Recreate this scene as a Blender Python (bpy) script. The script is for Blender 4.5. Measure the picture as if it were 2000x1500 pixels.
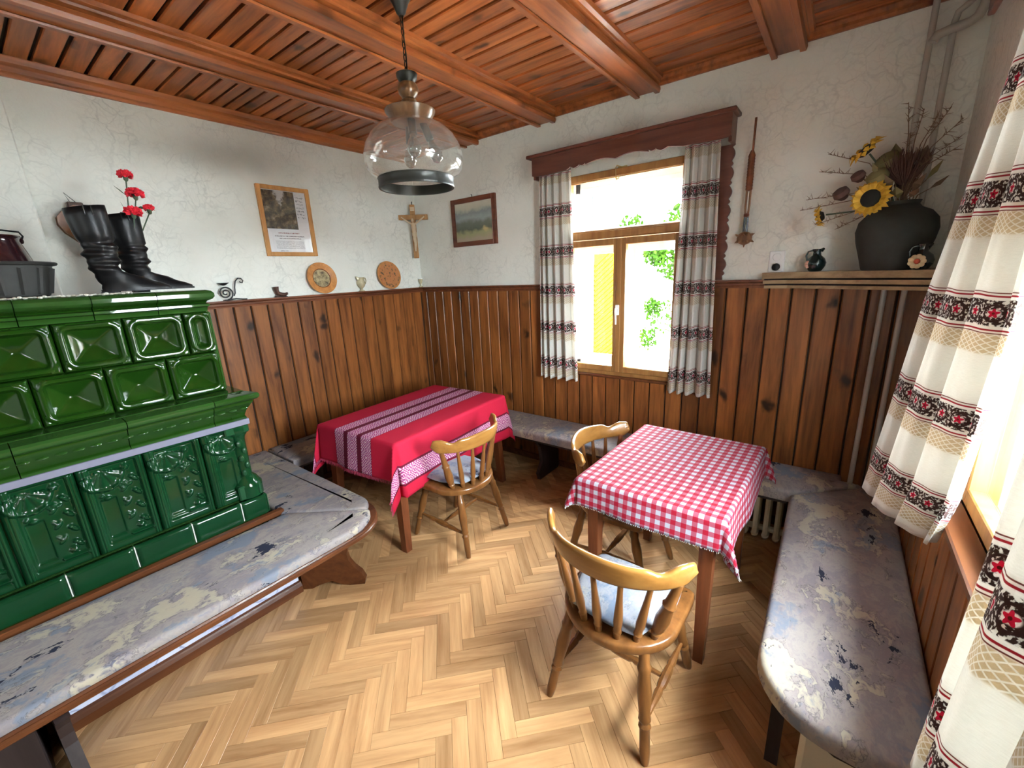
import bpy, bmesh, math, random
from mathutils import Vector, Matrix, noise as mnoise
for o in list(bpy.data.objects): bpy.data.objects.remove(o, do_unlink=True)
SC = bpy.context.scene
C = SC.collection
PI = math.pi
rnd = random.Random(7)

# ------------------------------------------------------------------ camera
cam = bpy.data.cameras.new('camera'); camo = bpy.data.objects.new('camera', cam); C.objects.link(camo)
yaw, pit, rol = 0.6595, 0.2585, 0.0449
fw = Vector((-math.sin(yaw)*math.cos(pit), math.cos(yaw)*math.cos(pit), -math.sin(pit)))
rt = Vector((math.cos(yaw), math.sin(yaw), 0)); dn = fw.cross(rt)
r2 = rt*math.cos(rol) + dn*math.sin(rol); d2 = -rt*math.sin(rol) + dn*math.cos(rol)
CAM = Vector((3.4557, -3.0123, 1.7026))
CR, CD = r2, d2
mw = Matrix((r2, -d2, -fw)).transposed().to_4x4(); mw.translation = CAM
camo.matrix_world = mw
cam.sensor_fit = 'HORIZONTAL'; cam.sensor_width = 36; cam.lens = 822.74/2000*36
cam.clip_start = 0.02; cam.clip_end = 200
SC.camera = camo
# ------------------------------------------------------------------ daylight
W = bpy.data.worlds.new('world'); SC.world = W; W.use_nodes = True
bg = W.node_tree.nodes['Background']; bg.inputs[0].default_value = (0.86, 0.94, 1.0, 1); bg.inputs[1].default_value = 74.0
SC.view_settings.view_transform = 'Standard'; SC.view_settings.look = 'None'
SC.view_settings.gamma = 1; SC.view_settings.use_curve_mapping = False
SC.view_settings.exposure = 0.72
YB0 = -5.60
def portal(name, loc, rot, sx, sy):
    l = bpy.data.lights.new(name, 'AREA'); l.shape = 'RECTANGLE'; l.size = sx; l.size_y = sy
    l.cycles.is_portal = True
    o = bpy.data.objects.new(name, l); C.objects.link(o); o.location = loc; o.rotation_euler = rot
portal('window_daylight', (2.17, 0.33, 1.63), (-PI/2, 0, 0), 0.92, 1.46)
portal('window_daylight', (4.17, -1.73, 1.63), (0, PI/2, 0), 1.46, 1.24)
portal('window_daylight', (.76, YB0-.33, 1.63), (PI/2, 0, 0), .40, 1.46)  # portal for the added rear window
portal('window_daylight', (4.17, -4.98, 1.63), (0, PI/2, 0), 1.46, .72)  # portal for the added side window

# ------------------------------------------------------------------ mesh helpers
class MB:
    def __init__(s): s.v = []; s.f = []; s.uv = None
    def add(s, vs, fs, M=None):
        o = len(s.v)
        s.v += [tuple(M @ Vector(p)) if M else tuple(p) for p in vs]
        s.f += [tuple(i+o for i in f) for f in fs]
        return s
    def box(s, a, b, M=None):
        (x0, y0, z0), (x1, y1, z1) = a, b
        return s.add([(x0,y0,z0),(x1,y0,z0),(x1,y1,z0),(x0,y1,z0),(x0,y0,z1),(x1,y0,z1),(x1,y1,z1),(x0,y1,z1)],
            [(0,3,2,1),(4,5,6,7),(0,1,5,4),(1,2,6,5),(2,3,7,6),(3,0,4,7)], M)
    def cbox(s, a, b, c=.004, M=None):
        vs = []; idx = {}
        for i in (0,1):
            for j in (0,1):
                for k in (0,1):
                    P = [(a,b)[i][0], (a,b)[j][1], (a,b)[k][2]]
                    S = [1-2*i, 1-2*j, 1-2*k]
                    for ax in range(3):
                        q = [P[t] + (0 if t == ax else S[t]*c) for t in range(3)]
                        idx[i,j,k,ax] = len(vs); vs.append(q)
        fs = []
        g = lambda t, ax: idx[t[0],t[1],t[2],ax]
        def key(ax, v, p, q):
            t = [0,0,0]; o = [z for z in range(3) if z != ax]; t[ax] = v; t[o[0]] = p; t[o[1]] = q; return t
        for ax in range(3):
            for v in (0,1):
                fs.append([g(key(ax,v,p,q), ax) for p,q in ((0,0),(1,0),(1,1),(0,1))])
            o = [z for z in range(3) if z != ax]
            for p in (0,1):
                for q in (0,1):
                    A = key(ax,0,p,q); B = key(ax,1,p,q)
                    fs.append([g(A,o[0]), g(B,o[0]), g(B,o[1]), g(A,o[1])])
        for i in (0,1):
            for j in (0,1):
                for k in (0,1): fs.append([idx[i,j,k,0], idx[i,j,k,1], idx[i,j,k,2]])
        return s.add(vs, fs, M)
    def prism(s, poly, ax, a, b, M=None):
        n = len(poly)
        def P(p, t):
            if ax == 0: return (t, p[0], p[1])
            if ax == 1: return (p[0], t, p[1])
            return (p[0], p[1], t)
        vs = [P(p,a) for p in poly] + [P(p,b) for p in poly]
        fs = [tuple(range(n))[::-1], tuple(range(n,2*n))] + [(i,(i+1)%n,n+(i+1)%n,n+i) for i in range(n)]
        return s.add(vs, fs, M)
    def tube(s, path, rad, n=8, caps=True, M=None, closed=False):
        path = [Vector(p) for p in path]; m = len(path)
        if not hasattr(rad, '__len__'): rad = [rad]*m
        vs = []; fs = []; up = None
        for i, p in enumerate(path):
            a = path[(i-1) % m] if (closed or i > 0) else p
            b = path[(i+1) % m] if (closed or i < m-1) else p
            t = (b-a).normalized()
            if up is None:
                up = Vector((0,0,1)) if abs(t.z) < .9 else Vector((1,0,0))
            up = (up - t*up.dot(t)).normalized(); w = t.cross(up)
            for k in range(n):
                an = 2*PI*k/n
                vs.append(p + (up*math.cos(an) + w*math.sin(an))*rad[i])
        for i in range(m if closed else m-1):
            for k in range(n):
                i2 = (i+1) % m
                fs.append((i*n+k, i*n+(k+1)%n, i2*n+(k+1)%n, i2*n+k))
        if caps and not closed: fs += [tuple(range(n))[::-1], tuple(range((m-1)*n, m*n))]
        return s.add(vs, fs, M)
    def lathe(s, prof, n=24, M=None):
        vs = []; fs = []; m = len(prof)
        for r, z in prof:
            for k in range(n): vs.append((r*math.cos(2*PI*k/n), r*math.sin(2*PI*k/n), z))
        for i in range(m-1):
            for k in range(n): fs.append((i*n+k, i*n+(k+1)%n, (i+1)*n+(k+1)%n, (i+1)*n+k))
        if prof[0][0] > 1e-5: fs.append(tuple(range(n))[::-1])
        if prof[-1][0] > 1e-5: fs.append(tuple(range((m-1)*n, m*n)))
        return s.add(vs, fs, M)
    def turned(s, p, q, prof, n=10):                    # prof: (t along 0..1, radius)
        p = Vector(p); q = Vector(q)
        return s.tube([p.lerp(q,t) for t,_ in prof], [r for _,r in prof], n)
    def ball(s, c, r, nu=12, nv=8, M=None):
        if not hasattr(r,'__len__'): r = (r,r,r)
        vs = []; fs = []
        for j in range(nv+1):
            th = PI*j/nv
            for i in range(nu):
                ph = 2*PI*i/nu
                vs.append((c[0]+r[0]*math.sin(th)*math.cos(ph), c[1]+r[1]*math.sin(th)*math.sin(ph), c[2]+r[2]*math.cos(th)))
        for j in range(nv):
            for i in range(nu): fs.append((j*nu+i, (j+1)*nu+i, (j+1)*nu+(i+1)%nu, j*nu+(i+1)%nu))
        return s.add(vs, fs, M)
    def grid(s, fn, nu, nv, M=None, uvf=None):
        vs = [fn(i/nu, j/nv) for j in range(nv+1) for i in range(nu+1)]
        fs = [(j*(nu+1)+i, j*(nu+1)+i+1, (j+1)*(nu+1)+i+1, (j+1)*(nu+1)+i) for j in range(nv) for i in range(nu)]
        if uvf:
            if s.uv is None: s.uv = {}
            o = len(s.v)
            for j in range(nv+1):
                for i in range(nu+1): s.uv[o+j*(nu+1)+i] = uvf(i/nu, j/nv)
        return s.add(vs, fs, M)
    def rot(s, M):
        s.v = [tuple(M @ Vector(p)) for p in s.v]; return s
def mesh(name, mb, mt, smooth=False, ang=40, recalc=True):
    me = bpy.data.meshes.new(name); me.from_pydata(mb.v, [], mb.f)
    if recalc:
        bm = bmesh.new(); bm.from_mesh(me); bmesh.ops.remove_doubles(bm, verts=bm.verts, dist=1e-6) if mb.uv is None else None
        bmesh.ops.recalc_face_normals(bm, faces=bm.faces); bm.to_mesh(me); bm.free()
    if mb.uv is not None:
        uvl = me.uv_layers.new(name='UVMap')
        for lp in me.loops: uvl.data[lp.index].uv = mb.uv.get(lp.vertex_index, (0,0))
    if smooth:
        me.polygons.foreach_set('use_smooth', [True]*len(me.polygons)); me.set_sharp_from_angle(angle=math.radians(ang))
    me.materials.append(mt); me.update()
    return me
def obj(name, mb, mt, parent=None, smooth=False, ang=40, loc=None, rz=0, recalc=True):
    me = mb if isinstance(mb, bpy.types.Mesh) else mesh(name, mb, mt, smooth, ang, recalc)
    o = bpy.data.objects.new(name, me); C.objects.link(o)
    if loc is not None: o.location = loc
    o.rotation_euler = (0,0,rz)
    if parent: o.parent = parent
    return o
def tag(o, label, cat, group=None, kind=None):
    if label: o['label'] = label
    if cat: o['category'] = cat
    if group: o['group'] = group
    if kind: o['kind'] = kind
    return o
def struct(o): o['kind'] = 'structure'; return o
def empty(name, loc=(0,0,0), rz=0):
    o = bpy.data.objects.new(name, None); C.objects.link(o); o.location = loc; o.rotation_euler = (0,0,rz); o.empty_display_size = .05
    return o
def thing(name, label, cat, loc=(0,0,0), rz=0, group=None): return tag(empty(name, loc, rz), label, cat, group)
def copy_tree(o, parent=None):
    c = o.copy(); C.objects.link(c); c.parent = parent
    for ch in list(o.children): copy_tree(ch, c)
    return c
def solid(o, t, off=-1):
    m = o.modifiers.new('thickness', 'SOLIDIFY'); m.thickness = t; m.offset = off; return o
def T(x=0, y=0, z=0): return Matrix.Translation((x,y,z))
def RX(a): return Matrix.Rotation(a,4,'X')
def RY(a): return Matrix.Rotation(a,4,'Y')
def RZ(a): return Matrix.Rotation(a,4,'Z')
def sm(a, b, x):
    t = max(0, min(1, (x-a)/(b-a))); return t*t*(3-2*t)

# ------------------------------------------------------------------ material helpers
class NT:
    def __init__(s, name):
        s.m = bpy.data.materials.new(name); s.m.use_nodes = True; s.t = s.m.node_tree
        s.b = s.t.nodes['Principled BSDF']; s.out = s.t.nodes['Material Output']
    def set(s, sock, v):
        if isinstance(v, bpy.types.NodeSocket): s.t.links.new(v, sock)
        elif hasattr(v,'__len__') and sock.type == 'RGBA' and len(v) == 3: sock.default_value = (*v, 1)
        else: sock.default_value = v
    def n(s, ty, ins=None, **kw):
        nd = s.t.nodes.new(ty)
        for k, v in kw.items(): setattr(nd, k, v)
        for k, v in (ins or {}).items(): s.set(nd.inputs[k], v)
        return nd
    def m_(s, op, a, b=0.0, c=0.0):
        nd = s.n('ShaderNodeMath', operation=op); s.set(nd.inputs[0], a); s.set(nd.inputs[1], b); s.set(nd.inputs[2], c); return nd.outputs[0]
    def mix(s, f, a, b, bt='MIX'):
        nd = s.n('ShaderNodeMix', data_type='RGBA', blend_type=bt); s.set(nd.inputs[0], f); s.set(nd.inputs[6], a); s.set(nd.inputs[7], b); return nd.outputs[2]
    def ramp(s, f, stops, interp='LINEAR'):
        nd = s.n('ShaderNodeValToRGB'); cr = nd.color_ramp; cr.interpolation = interp
        while len(cr.elements) < len(stops): cr.elements.new(.5)
        for e, (p, c) in zip(cr.elements, stops): e.position = p; e.color = (*c, 1) if len(c) == 3 else c
        s.set(nd.inputs[0], f); return nd.outputs[0]
    def step(s, f, a, b):      # smooth 0..1 between a and b
        nd = s.n('ShaderNodeMapRange', interpolation_type='SMOOTHSTEP', clamp=True)
        s.set(nd.inputs[0], f); nd.inputs[1].default_value = a; nd.inputs[2].default_value = b; return nd.outputs[0]
    def noise(s, vec, scale, det=3, rough=.5, dist=0, col=False):
        nd = s.n('ShaderNodeTexNoise', {'Scale':scale,'Detail':det,'Roughness':rough,'Distortion':dist})
        if vec is not None: s.set(nd.inputs['Vector'], vec)
        return nd.outputs['Color' if col else 'Fac']
    def vor(s, vec, scale, feat='F1', out='Distance', rnd=1):
        nd = s.n('ShaderNodeTexVoronoi', {'Scale':scale,'Randomness':rnd}, feature=feat)
        if vec is not None: s.set(nd.inputs['Vector'], vec)
        return nd.outputs[out]
    def coord(s, k='Object'): return s.n('ShaderNodeTexCoord').outputs[k]
    def map(s, vec, scale=(1,1,1), rot=(0,0,0), loc=(0,0,0)):
        nd = s.n('ShaderNodeMapping'); s.set(nd.inputs[0], vec); nd.inputs[1].default_value = loc; nd.inputs[2].default_value = rot; nd.inputs[3].default_value = scale; return nd.outputs[0]
    def vadd(s, a, b, op='ADD'):
        nd = s.n('ShaderNodeVectorMath', operation=op); s.set(nd.inputs[0], a)
        if op == 'SCALE': s.set(nd.inputs[3], b)
        else: s.set(nd.inputs[1], b)
        return nd.outputs[0]
    def sep(s, v):
        nd = s.n('ShaderNodeSeparateXYZ'); s.set(nd.inputs[0], v); return nd.outputs
    def bump(s, h, st=.3, dist=.01):
        nd = s.n('ShaderNodeBump', {'Strength':st,'Distance':dist,'Height':h}); s.set(s.b.inputs['Normal'], nd.outputs[0]); return nd.outputs[0]
    def fin(s, col=None, rough=.5, metal=0, spec=None, coat=0, coat_r=.1):
        if col is not None: s.set(s.b.inputs['Base Color'], col)
        s.set(s.b.inputs['Roughness'], rough); s.b.inputs['Metallic'].default_value = metal
        if spec is not None: s.b.inputs['Specular IOR Level'].default_value = spec
        if coat: s.b.inputs['Coat Weight'].default_value = coat; s.b.inputs['Coat Roughness'].default_value = coat_r
        return s.m
def plain(name, col, rough=.5, metal=0, coat=0, var=.12, sc=30):
    t = NT(name); v = t.noise(t.coord(), sc, 3)
    c = t.mix(v, tuple(x*(1-var) for x in col), tuple(min(1,x*(1+var)) for x in col))
    t.bump(v, .08, .002)
    return t.fin(c, rough, metal, coat=coat)
def wood(name, cd, cl, axis='z', rough=.35, knots=.0, var=.35, scale=1.0, bump=.15, island=False, coat=0):
    """cd/cl dark and light tone; axis = grain direction in object space"""
    t = NT(name); co = t.coord()
    if island: r = t.n('ShaderNodeNewGeometry').outputs['Random Per Island']
    else: r = t.n('ShaderNodeObjectInfo').outputs['Random']
    off = t.n('ShaderNodeCombineXYZ', {0:t.m_('MULTIPLY',r,37.0),1:t.m_('MULTIPLY',r,91.0),2:t.m_('MULTIPLY',r,53.0)}).outputs[0]
    v = t.vadd(co, off)
    st = {'x':(1.2,14,14),'y':(14,1.2,14),'z':(14,14,1.2)}[axis]
    st = tuple(q*scale for q in st)
    vs = t.map(v, st)
    warp = t.noise(t.map(v, tuple(q*.25 for q in st)), 1.0, 2, col=True)
    vs2 = t.vadd(vs, t.vadd(warp, 3.0, 'SCALE'))
    g = t.noise(vs2, 1.6, 6, .6)
    fine = t.noise(t.map(v, tuple(q*5 for q in st)), 1.0, 3)
    f = t.m_('ADD', t.m_('MULTIPLY', g, .8), t.m_('MULTIPLY', fine, .2))
    c = t.ramp(f, [(.3, cd), (.62, cl)])
    vb = t.m_('ADD', t.m_('MULTIPLY', r, var), 1-var/2)
    hs = t.n('ShaderNodeHueSaturation', {'Value':vb,'Color':c}); c = hs.outputs[0]
    if knots:
        ks = {'x':(6.0,9,.02),'y':(9,6.0,.02),'z':(9,.02,6.0)}[axis]
        kv = t.map(t.vadd(v, t.vadd(t.noise(t.map(v,ks),1.5,2,col=True), .12, 'SCALE')), ks)
        d = t.vor(kv, .62)
        k = t.m_('SUBTRACT', 1.0, t.step(d, .06, .24))
        k = t.m_('MULTIPLY', k, knots)
        c = t.mix(k, c, tuple(x*.16 for x in cd))
    t.bump(f, bump, .003)
    return t.fin(c, rough, coat=coat, spec=.3)

M = {}
# ---- shell
t = NT('plaster'); co = t.coord()
wv = t.vadd(co, t.vadd(t.noise(co, 7, 3, col=True), .22, 'SCALE'))
e = t.vor(wv, 9, 'DISTANCE_TO_EDGE'); e2 = t.vor(wv, 23, 'DISTANCE_TO_EDGE')
cr = t.m_('SUBTRACT', 1.0, t.step(e, .0, .07)); cr2 = t.m_('SUBTRACT', 1.0, t.step(e2, 0, .12))
msk = t.step(t.noise(co, 3, 3), .35, .65)
lines = t.m_('MULTIPLY', t.m_('ADD', t.m_('MULTIPLY', cr, .6), t.m_('MULTIPLY', cr2, .35)), msk)
base = t.ramp(t.noise(co, 2.2, 5, .6), [(.3, (.72,.725,.655)), (.7, (.81,.815,.755))])
dark_oval = t.n('ShaderNodeVectorMath', operation='LENGTH')
t.set(dark_oval.inputs[0], t.map(co, (1,1.5,5.5), loc=(0,1.5*1.62,-5.5*2.56)))
sm_ = t.m_('MULTIPLY', t.m_('SUBTRACT', 1.0, t.step(t.m_('ADD', dark_oval.outputs['Value'], t.m_('MULTIPLY', t.noise(co, 5, 3), .5)), .25, 1.25)), .42)
c = t.mix(t.m_('MULTIPLY', lines, .55), base, (.47,.48,.44))
c = t.mix(sm_, c, (.22,.215,.18))  # darker soft-edged oval high on the left wall
t.bump(t.m_('ADD', t.m_('MULTIPLY', lines, -.7), t.noise(co, 60, 3)), .25, .004)
M['plaster'] = t.fin(c, .85)
M['panel'] = wood('wainscot_wood', (.072,.019,.005), (.26,.090,.022), 'z', .38, .95, .45, 1.0, .12)
M['ceil'] = wood('ceiling_wood', (.095,.021,.007), (.38,.112,.027), 'x', .30, .85, .45, 1.0, .12)
M['beam'] = wood('beam_wood', (.115,.030,.010), (.36,.110,.030), 'y', .28, .6, .2, .8, .12)
M['rail'] = wood('rail_wood', (.06,.016,.007), (.17,.055,.022), 'y', .35, 0, .2)
M['parquet'] = wood('parquet_wood', (.34,.168,.070), (.57,.33,.155), 'x', .26, 0, .50, 1.0, .05)
M['parquet_far'] = wood('parquet_wood_far', (.34,.168,.070), (.57,.33,.155), 'x', .26, 0, .50, 1.0, .05, island=True)
M['table_wood'] = wood('table_wood', (.09,.024,.010), (.19,.058,.022), 'z', .3, 0, .1)
M['chair_wood'] = wood('chair_wood', (.095,.036,.010), (.20,.080,.022), 'z', .28, 0, .12, 1.0, .08, coat=.3)
M['crest_wood'] = wood('crest_wood', (.17,.068,.013), (.29,.135,.032), 'x', .32, 0, .12, .8, .08, coat=.4)
M['bench_wood'] = wood('bench_wood', (.060,.018,.007), (.140,.046,.016), 'y', .32, 0, .15)
M['dark_wood'] = wood('dark_bench_wood', (.018,.012,.012), (.045,.03,.028), 'z', .5, 0, .1)
M['frame_wood'] = wood('window_frame_wood', (.21,.088,.024), (.34,.165,.050), 'z', .4, 0, .1, 1, .06)
M['pelmet'] = wood('pelmet_wood', (.072,.023,.014), (.135,.047,.031), 'x', .4, .4, .1)
M['cert_frame'] = wood('certificate_frame_wood', (.38,.17,.05), (.55,.28,.09), 'z', .4, 0, .1)
M['pic_frame'] = wood('picture_frame_wood', (.075,.022,.012), (.16,.05,.026), 'x', .4, 0, .1)
M['lamp_wood'] = wood('lamp_wood', (.075,.034,.014), (.17,.085,.036), 'z', .3, 0, .1, coat=.4)
M['shelf'] = wood('shelf_wood', (.20,.13,.07), (.40,.28,.16), 'x', .4, 0, .15)
M['cross'] = wood('cross_wood', (.22,.10,.03), (.42,.22,.08), 'z', .5, 0, .1)
M['plate_wood'] = wood('plate_wood', (.34,.13,.04), (.55,.25,.08), 'x', .35, 0, .1, coat=.3)
M['white'] = plain('white_paint', (.82,.83,.83), .4, var=.03)
M['radiator'] = plain('radiator_paint', (.60,.53,.40), .4, var=.05)
M['pipe'] = plain('pipe_paint', (.40,.37,.33), .45, var=.08)
M['black_metal'] = plain('black_iron', (.015,.015,.016), .45, .6)
M['dark_metal'] = plain('dark_metal', (.022,.022,.018), .42, .3)
M['brass'] = plain('brass', (.55,.42,.2), .3, .9)
M['band'] = plain('zinc_band', (.17,.165,.215), .7, 0, var=.08)
M['band'].node_tree.nodes['Principled BSDF'].inputs['Specular IOR Level'].default_value = .1
M['leather_'] = None
M['leather'] = plain('boot_leather', (.0065,.0062,.0065), .36, var=.3, sc=12)
for q_ in ('leather',): M[q_].node_tree.nodes['Principled BSDF'].inputs['Specular IOR Level'].default_value = .22
M['iron_pan'] = plain('cast_iron', (.022,.021,.019), .6, .0, var=.4)
M['pot'] = plain('pot_glaze', (.022,.007,.009), .12, coat=.6, var=.2)
M['screen'] = plain('screen_frame_dark', (.03,.035,.04), .5)
M['mortar'] = plain('mortar', (.62,.60,.54), .9)
# ---- green glaze
def glaze(name, a, b):
    t = NT(name); co = t.coord(); r = t.n('ShaderNodeObjectInfo').outputs['Random']
    n1 = t.noise(t.vadd(co, t.n('ShaderNodeCombineXYZ', {0:t.m_('MULTIPLY', r, 19.)}).outputs[0]), 9, 4, .6)
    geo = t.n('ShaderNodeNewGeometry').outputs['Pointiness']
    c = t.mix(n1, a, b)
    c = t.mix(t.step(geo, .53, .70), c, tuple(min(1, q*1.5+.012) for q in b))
    t.bump(t.noise(co, 22, 2), .10, .004)
    return t.fin(c, .05, spec=.42)
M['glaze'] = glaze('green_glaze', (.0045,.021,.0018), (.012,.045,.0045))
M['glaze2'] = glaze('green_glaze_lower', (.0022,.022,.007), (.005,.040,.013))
# ---- stove base panel
t = NT('marble_paper'); co = t.coord(); wv = t.vadd(co, t.vadd(t.noise(co, 6, 3, col=True), .15, 'SCALE'))
e = t.vor(t.map(wv,(1,1,1.6)), 9, 'DISTANCE_TO_EDGE')
c = t.mix(t.m_('SUBTRACT', 1.0, t.step(e, 0, .10)), t.ramp(t.noise(co, 8, 3), [(.3,(.52,.57,.76)),(.7,(.70,.75,.90))]), (.34,.38,.56))
M['marble'] = t.fin(c, .5)
# ---- upholstery
def fabric(name, cols, dark, seed=0, sc=1.0):
    t = NT(name); co = t.coord()
    oi = t.n('ShaderNodeObjectInfo').outputs['Random']
    v0 = t.vadd(co, t.n('ShaderNodeCombineXYZ', {0:t.m_('MULTIPLY_ADD', oi, 31., seed*3.1), 1:t.m_('MULTIPLY', oi, 17.)}).outputs[0])
    v = t.map(v0, (sc*5.5,sc*3.6,sc*4), rot=(0,0,.6))
    w1 = t.noise(v, 1.1, 4, .6, col=True)
    vw = t.vadd(v, t.vadd(w1, 2.0, 'SCALE'))
    n1 = t.noise(vw, .9, 7, .68); n2 = t.noise(t.vadd(vw, (7,3,1)), 1.1, 6, .62); n4 = t.noise(t.vadd(vw, (1,13,5)), .8, 6, .6)
    c = t.ramp(n1, [(.28, cols[0]), (.40, cols[1]), (.50, cols[2]), (.58, cols[1]), (.70, cols[2])])
    c = t.mix(t.m_('MULTIPLY', t.step(n2, .55, .61), .8), c, cols[3])
    c = t.mix(t.m_('MULTIPLY', t.step(n4, .54, .62), .8), c, cols[4])
    e1 = t.m_('SUBTRACT', 1.0, t.step(t.m_('ABSOLUTE', t.m_('SUBTRACT', n2, .55)), .0, .012))
    c = t.mix(t.m_('MULTIPLY', e1, .55), c, tuple(q*.35 for q in cols[1]))
    vd = t.map(v0, (sc*9,sc*5,sc*5), rot=(0,0,.9))
    n3 = t.noise(t.vadd(vd, t.vadd(t.noise(vd, 1.6, 4, .65, col=True), 1.3, 'SCALE')), .75, 5, .6)
    c = t.mix(t.step(n3, .640, .655), c, dark)
    t.bump(t.noise(co, 420, 1), .12, .002)
    return t.fin(c, .9, spec=.2)
M['bench'] = fabric('bench_fabric', [(.14,.14,.18),(.235,.205,.22),(.31,.27,.25),(.44,.385,.285),(.16,.19,.25)], (.022,.025,.045))
M['cushion'] = fabric('cushion_fabric', [(.12,.16,.25),(.22,.245,.31),(.30,.31,.33),(.34,.33,.28),(.14,.19,.28)], (.04,.05,.10), 5, 1.4)
# ---- curtain cloth
def curtain_mat(name):
    t = NT(name); uv = t.sep(t.coord('UV')); u, v = uv[0], uv[1]
    per = .2935
    p = t.m_('SUBTRACT', t.m_('MULTIPLY', t.m_('FRACT', t.m_('DIVIDE', t.m_('SUBTRACT', v, .965-per/2), per)), per), per/2)
    ap = t.m_('ABSOLUTE', p)
    fl = .062
    q = t.m_('MULTIPLY', t.m_('SUBTRACT', t.m_('FRACT', t.m_('DIVIDE', u, fl)), .5), fl)
    r = t.m_('SQRT', t.m_('ADD', t.m_('MULTIPLY', q, q), t.m_('MULTIPLY', p, p)))
    q2 = t.m_('ABSOLUTE', t.m_('SUBTRACT', t.m_('ABSOLUTE', q), fl/2))
    base = t.mix(t.noise(t.n('ShaderNodeCombineXYZ', {0:t.m_('MULTIPLY',u,60.),1:t.m_('MULTIPLY',v,400.)}).outputs[0], 1, 2), (.64,.615,.56), (.78,.76,.71))
    # lattice zone below the flower band
    zone = t.m_('MULTIPLY', t.step(p, -.108, -.100), t.m_('SUBTRACT', 1.0, t.step(p, -.056, -.048)))
    la = t.m_('PINGPONG', t.m_('ADD', t.m_('MULTIPLY', u, 1.), t.m_('MULTIPLY', p, 1.6)), .012)
    lb = t.m_('PINGPONG', t.m_('SUBTRACT', t.m_('MULTIPLY', u, 1.), t.m_('MULTIPLY', p, 1.6)), .012)
    lat = t.step(t.m_('MINIMUM', la, lb), .001, .004)
    c = t.mix(t.m_('MULTIPLY', zone, t.m_('MULTIPLY', lat, .75)), base, (.45,.33,.17))
    # red and brown lines
    l1 = t.m_('SUBTRACT', 1.0, t.step(t.m_('ABSOLUTE', t.m_('SUBTRACT', ap, .042)), .0016, .0028))
    l2 = t.m_('SUBTRACT', 1.0, t.step(t.m_('ABSOLUTE', t.m_('SUBTRACT', ap, .050)), .0008, .0018))
    c = t.mix(l1, c, (.28,.02,.03)); c = t.mix(l2, c, (.16,.05,.04))
    # flower band
    band = t.m_('SUBTRACT', 1.0, t.step(ap, .031, .033))
    nz = t.noise(t.n('ShaderNodeCombineXYZ', {0:u,1:v}).outputs[0], 120, 2)
    leaf = t.m_('MULTIPLY', t.step(nz, .42, .50), t.step(t.m_('ADD', r, t.m_('MULTIPLY', q2, .3)), .017, .020))
    c = t.mix(t.m_('MULTIPLY', band, leaf), c, (.055,.030,.026))
    ring = t.m_('MULTIPLY', t.step(r, .017, .018), t.m_('SUBTRACT', 1.0, t.step(r, .022, .024)))
    c = t.mix(t.m_('MULTIPLY', ring, band), c, (.06,.03,.028))
    pet = t.m_('ADD', .0095, t.m_('MULTIPLY', t.m_('SINE', t.m_('MULTIPLY', t.m_('ARCTAN2', p, q), 5.0)), .0028))
    red = t.m_('LESS_THAN', r, pet)
    c = t.mix(red, c, (.42,.015,.05))
    c = t.mix(t.m_('LESS_THAN', r, .003), c, (.12,.02,.02))
    t.bump(t.noise(t.n('ShaderNodeCombineXYZ', {0:t.m_('MULTIPLY',u,500.),1:t.m_('MULTIPLY',v,500.)}).outputs[0], 1, 2), .3, .002)
    t.fin(c, .9, spec=.15)
    tr = t.n('ShaderNodeBsdfTranslucent', {'Color':c})
    mx = t.n('ShaderNodeMixShader', {0:.25, 1:t.b.outputs[0], 2:tr.outputs[0]})
    t.t.links.new(mx.outputs[0], t.out.inputs[0])
    return t.m
M['curtain'] = curtain_mat('curtain_cloth')
# ---- checked tablecloth
t = NT('gingham'); uv = t.sep(t.coord('UV'))
per = .0415
def chk(x): return t.m_('LESS_THAN', t.m_('FRACT', t.m_('DIVIDE', x, per)), .5)
a, b = chk(uv[0]), chk(uv[1]); s_ = t.m_('ADD', a, b)
c = t.mix(t.m_('MULTIPLY', s_, .5), (.32,.32,.36), (.24,.004,.017))
c = t.mix(t.m_('COMPARE', s_, 1., .2), c, (.265,.058,.088))
t.bump(t.noise(t.coord(), 500, 1), .15, .002)
M['gingham'] = t.fin(c, .85, spec=.2)
# ---- red woven tablecloth
t = NT('red_cloth'); uv = t.sep(t.coord('UV')); u, v = uv[0], uv[1]
au = t.m_('ABSOLUTE', u)
red = t.mix(t.noise(t.coord(), 300, 2), (.33,.005,.022), (.43,.009,.038))
dk = (.10,.004,.018)
s3 = t.m_('ABSOLUTE', t.m_('SUBTRACT', au, .135))
inner = t.m_('MINIMUM', au, s3)
bord = t.m_('ABSOLUTE', t.m_('SUBTRACT', au, .585))
c = t.mix(t.m_('LESS_THAN', au, .185), red, dk)
c = t.mix(t.m_('LESS_THAN', bord, .065), c, dk)
d = t.m_('PINGPONG', t.m_('ADD', t.m_('PINGPONG', u, .045), t.m_('PINGPONG', v, .05)), .0085)
d2 = t.m_('PINGPONG', t.m_('SUBTRACT', t.m_('PINGPONG', u, .045), t.m_('PINGPONG', v, .05)), .012)
pat = t.mix(t.m_('LESS_THAN', d, .0042), (.60,.41,.48), (.33,.035,.13))
pat = t.mix(t.m_('LESS_THAN', d2, .003), pat, (.24,.03,.16))
w = t.m_('MAXIMUM', t.m_('LESS_THAN', inner, .047), t.m_('LESS_THAN', bord, .052))
c = t.mix(w, c, pat)
t.bump(t.noise(t.coord(), 400, 1), .2, .002)
M['redcloth'] = t.fin(c, .85, spec=.2)
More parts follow.
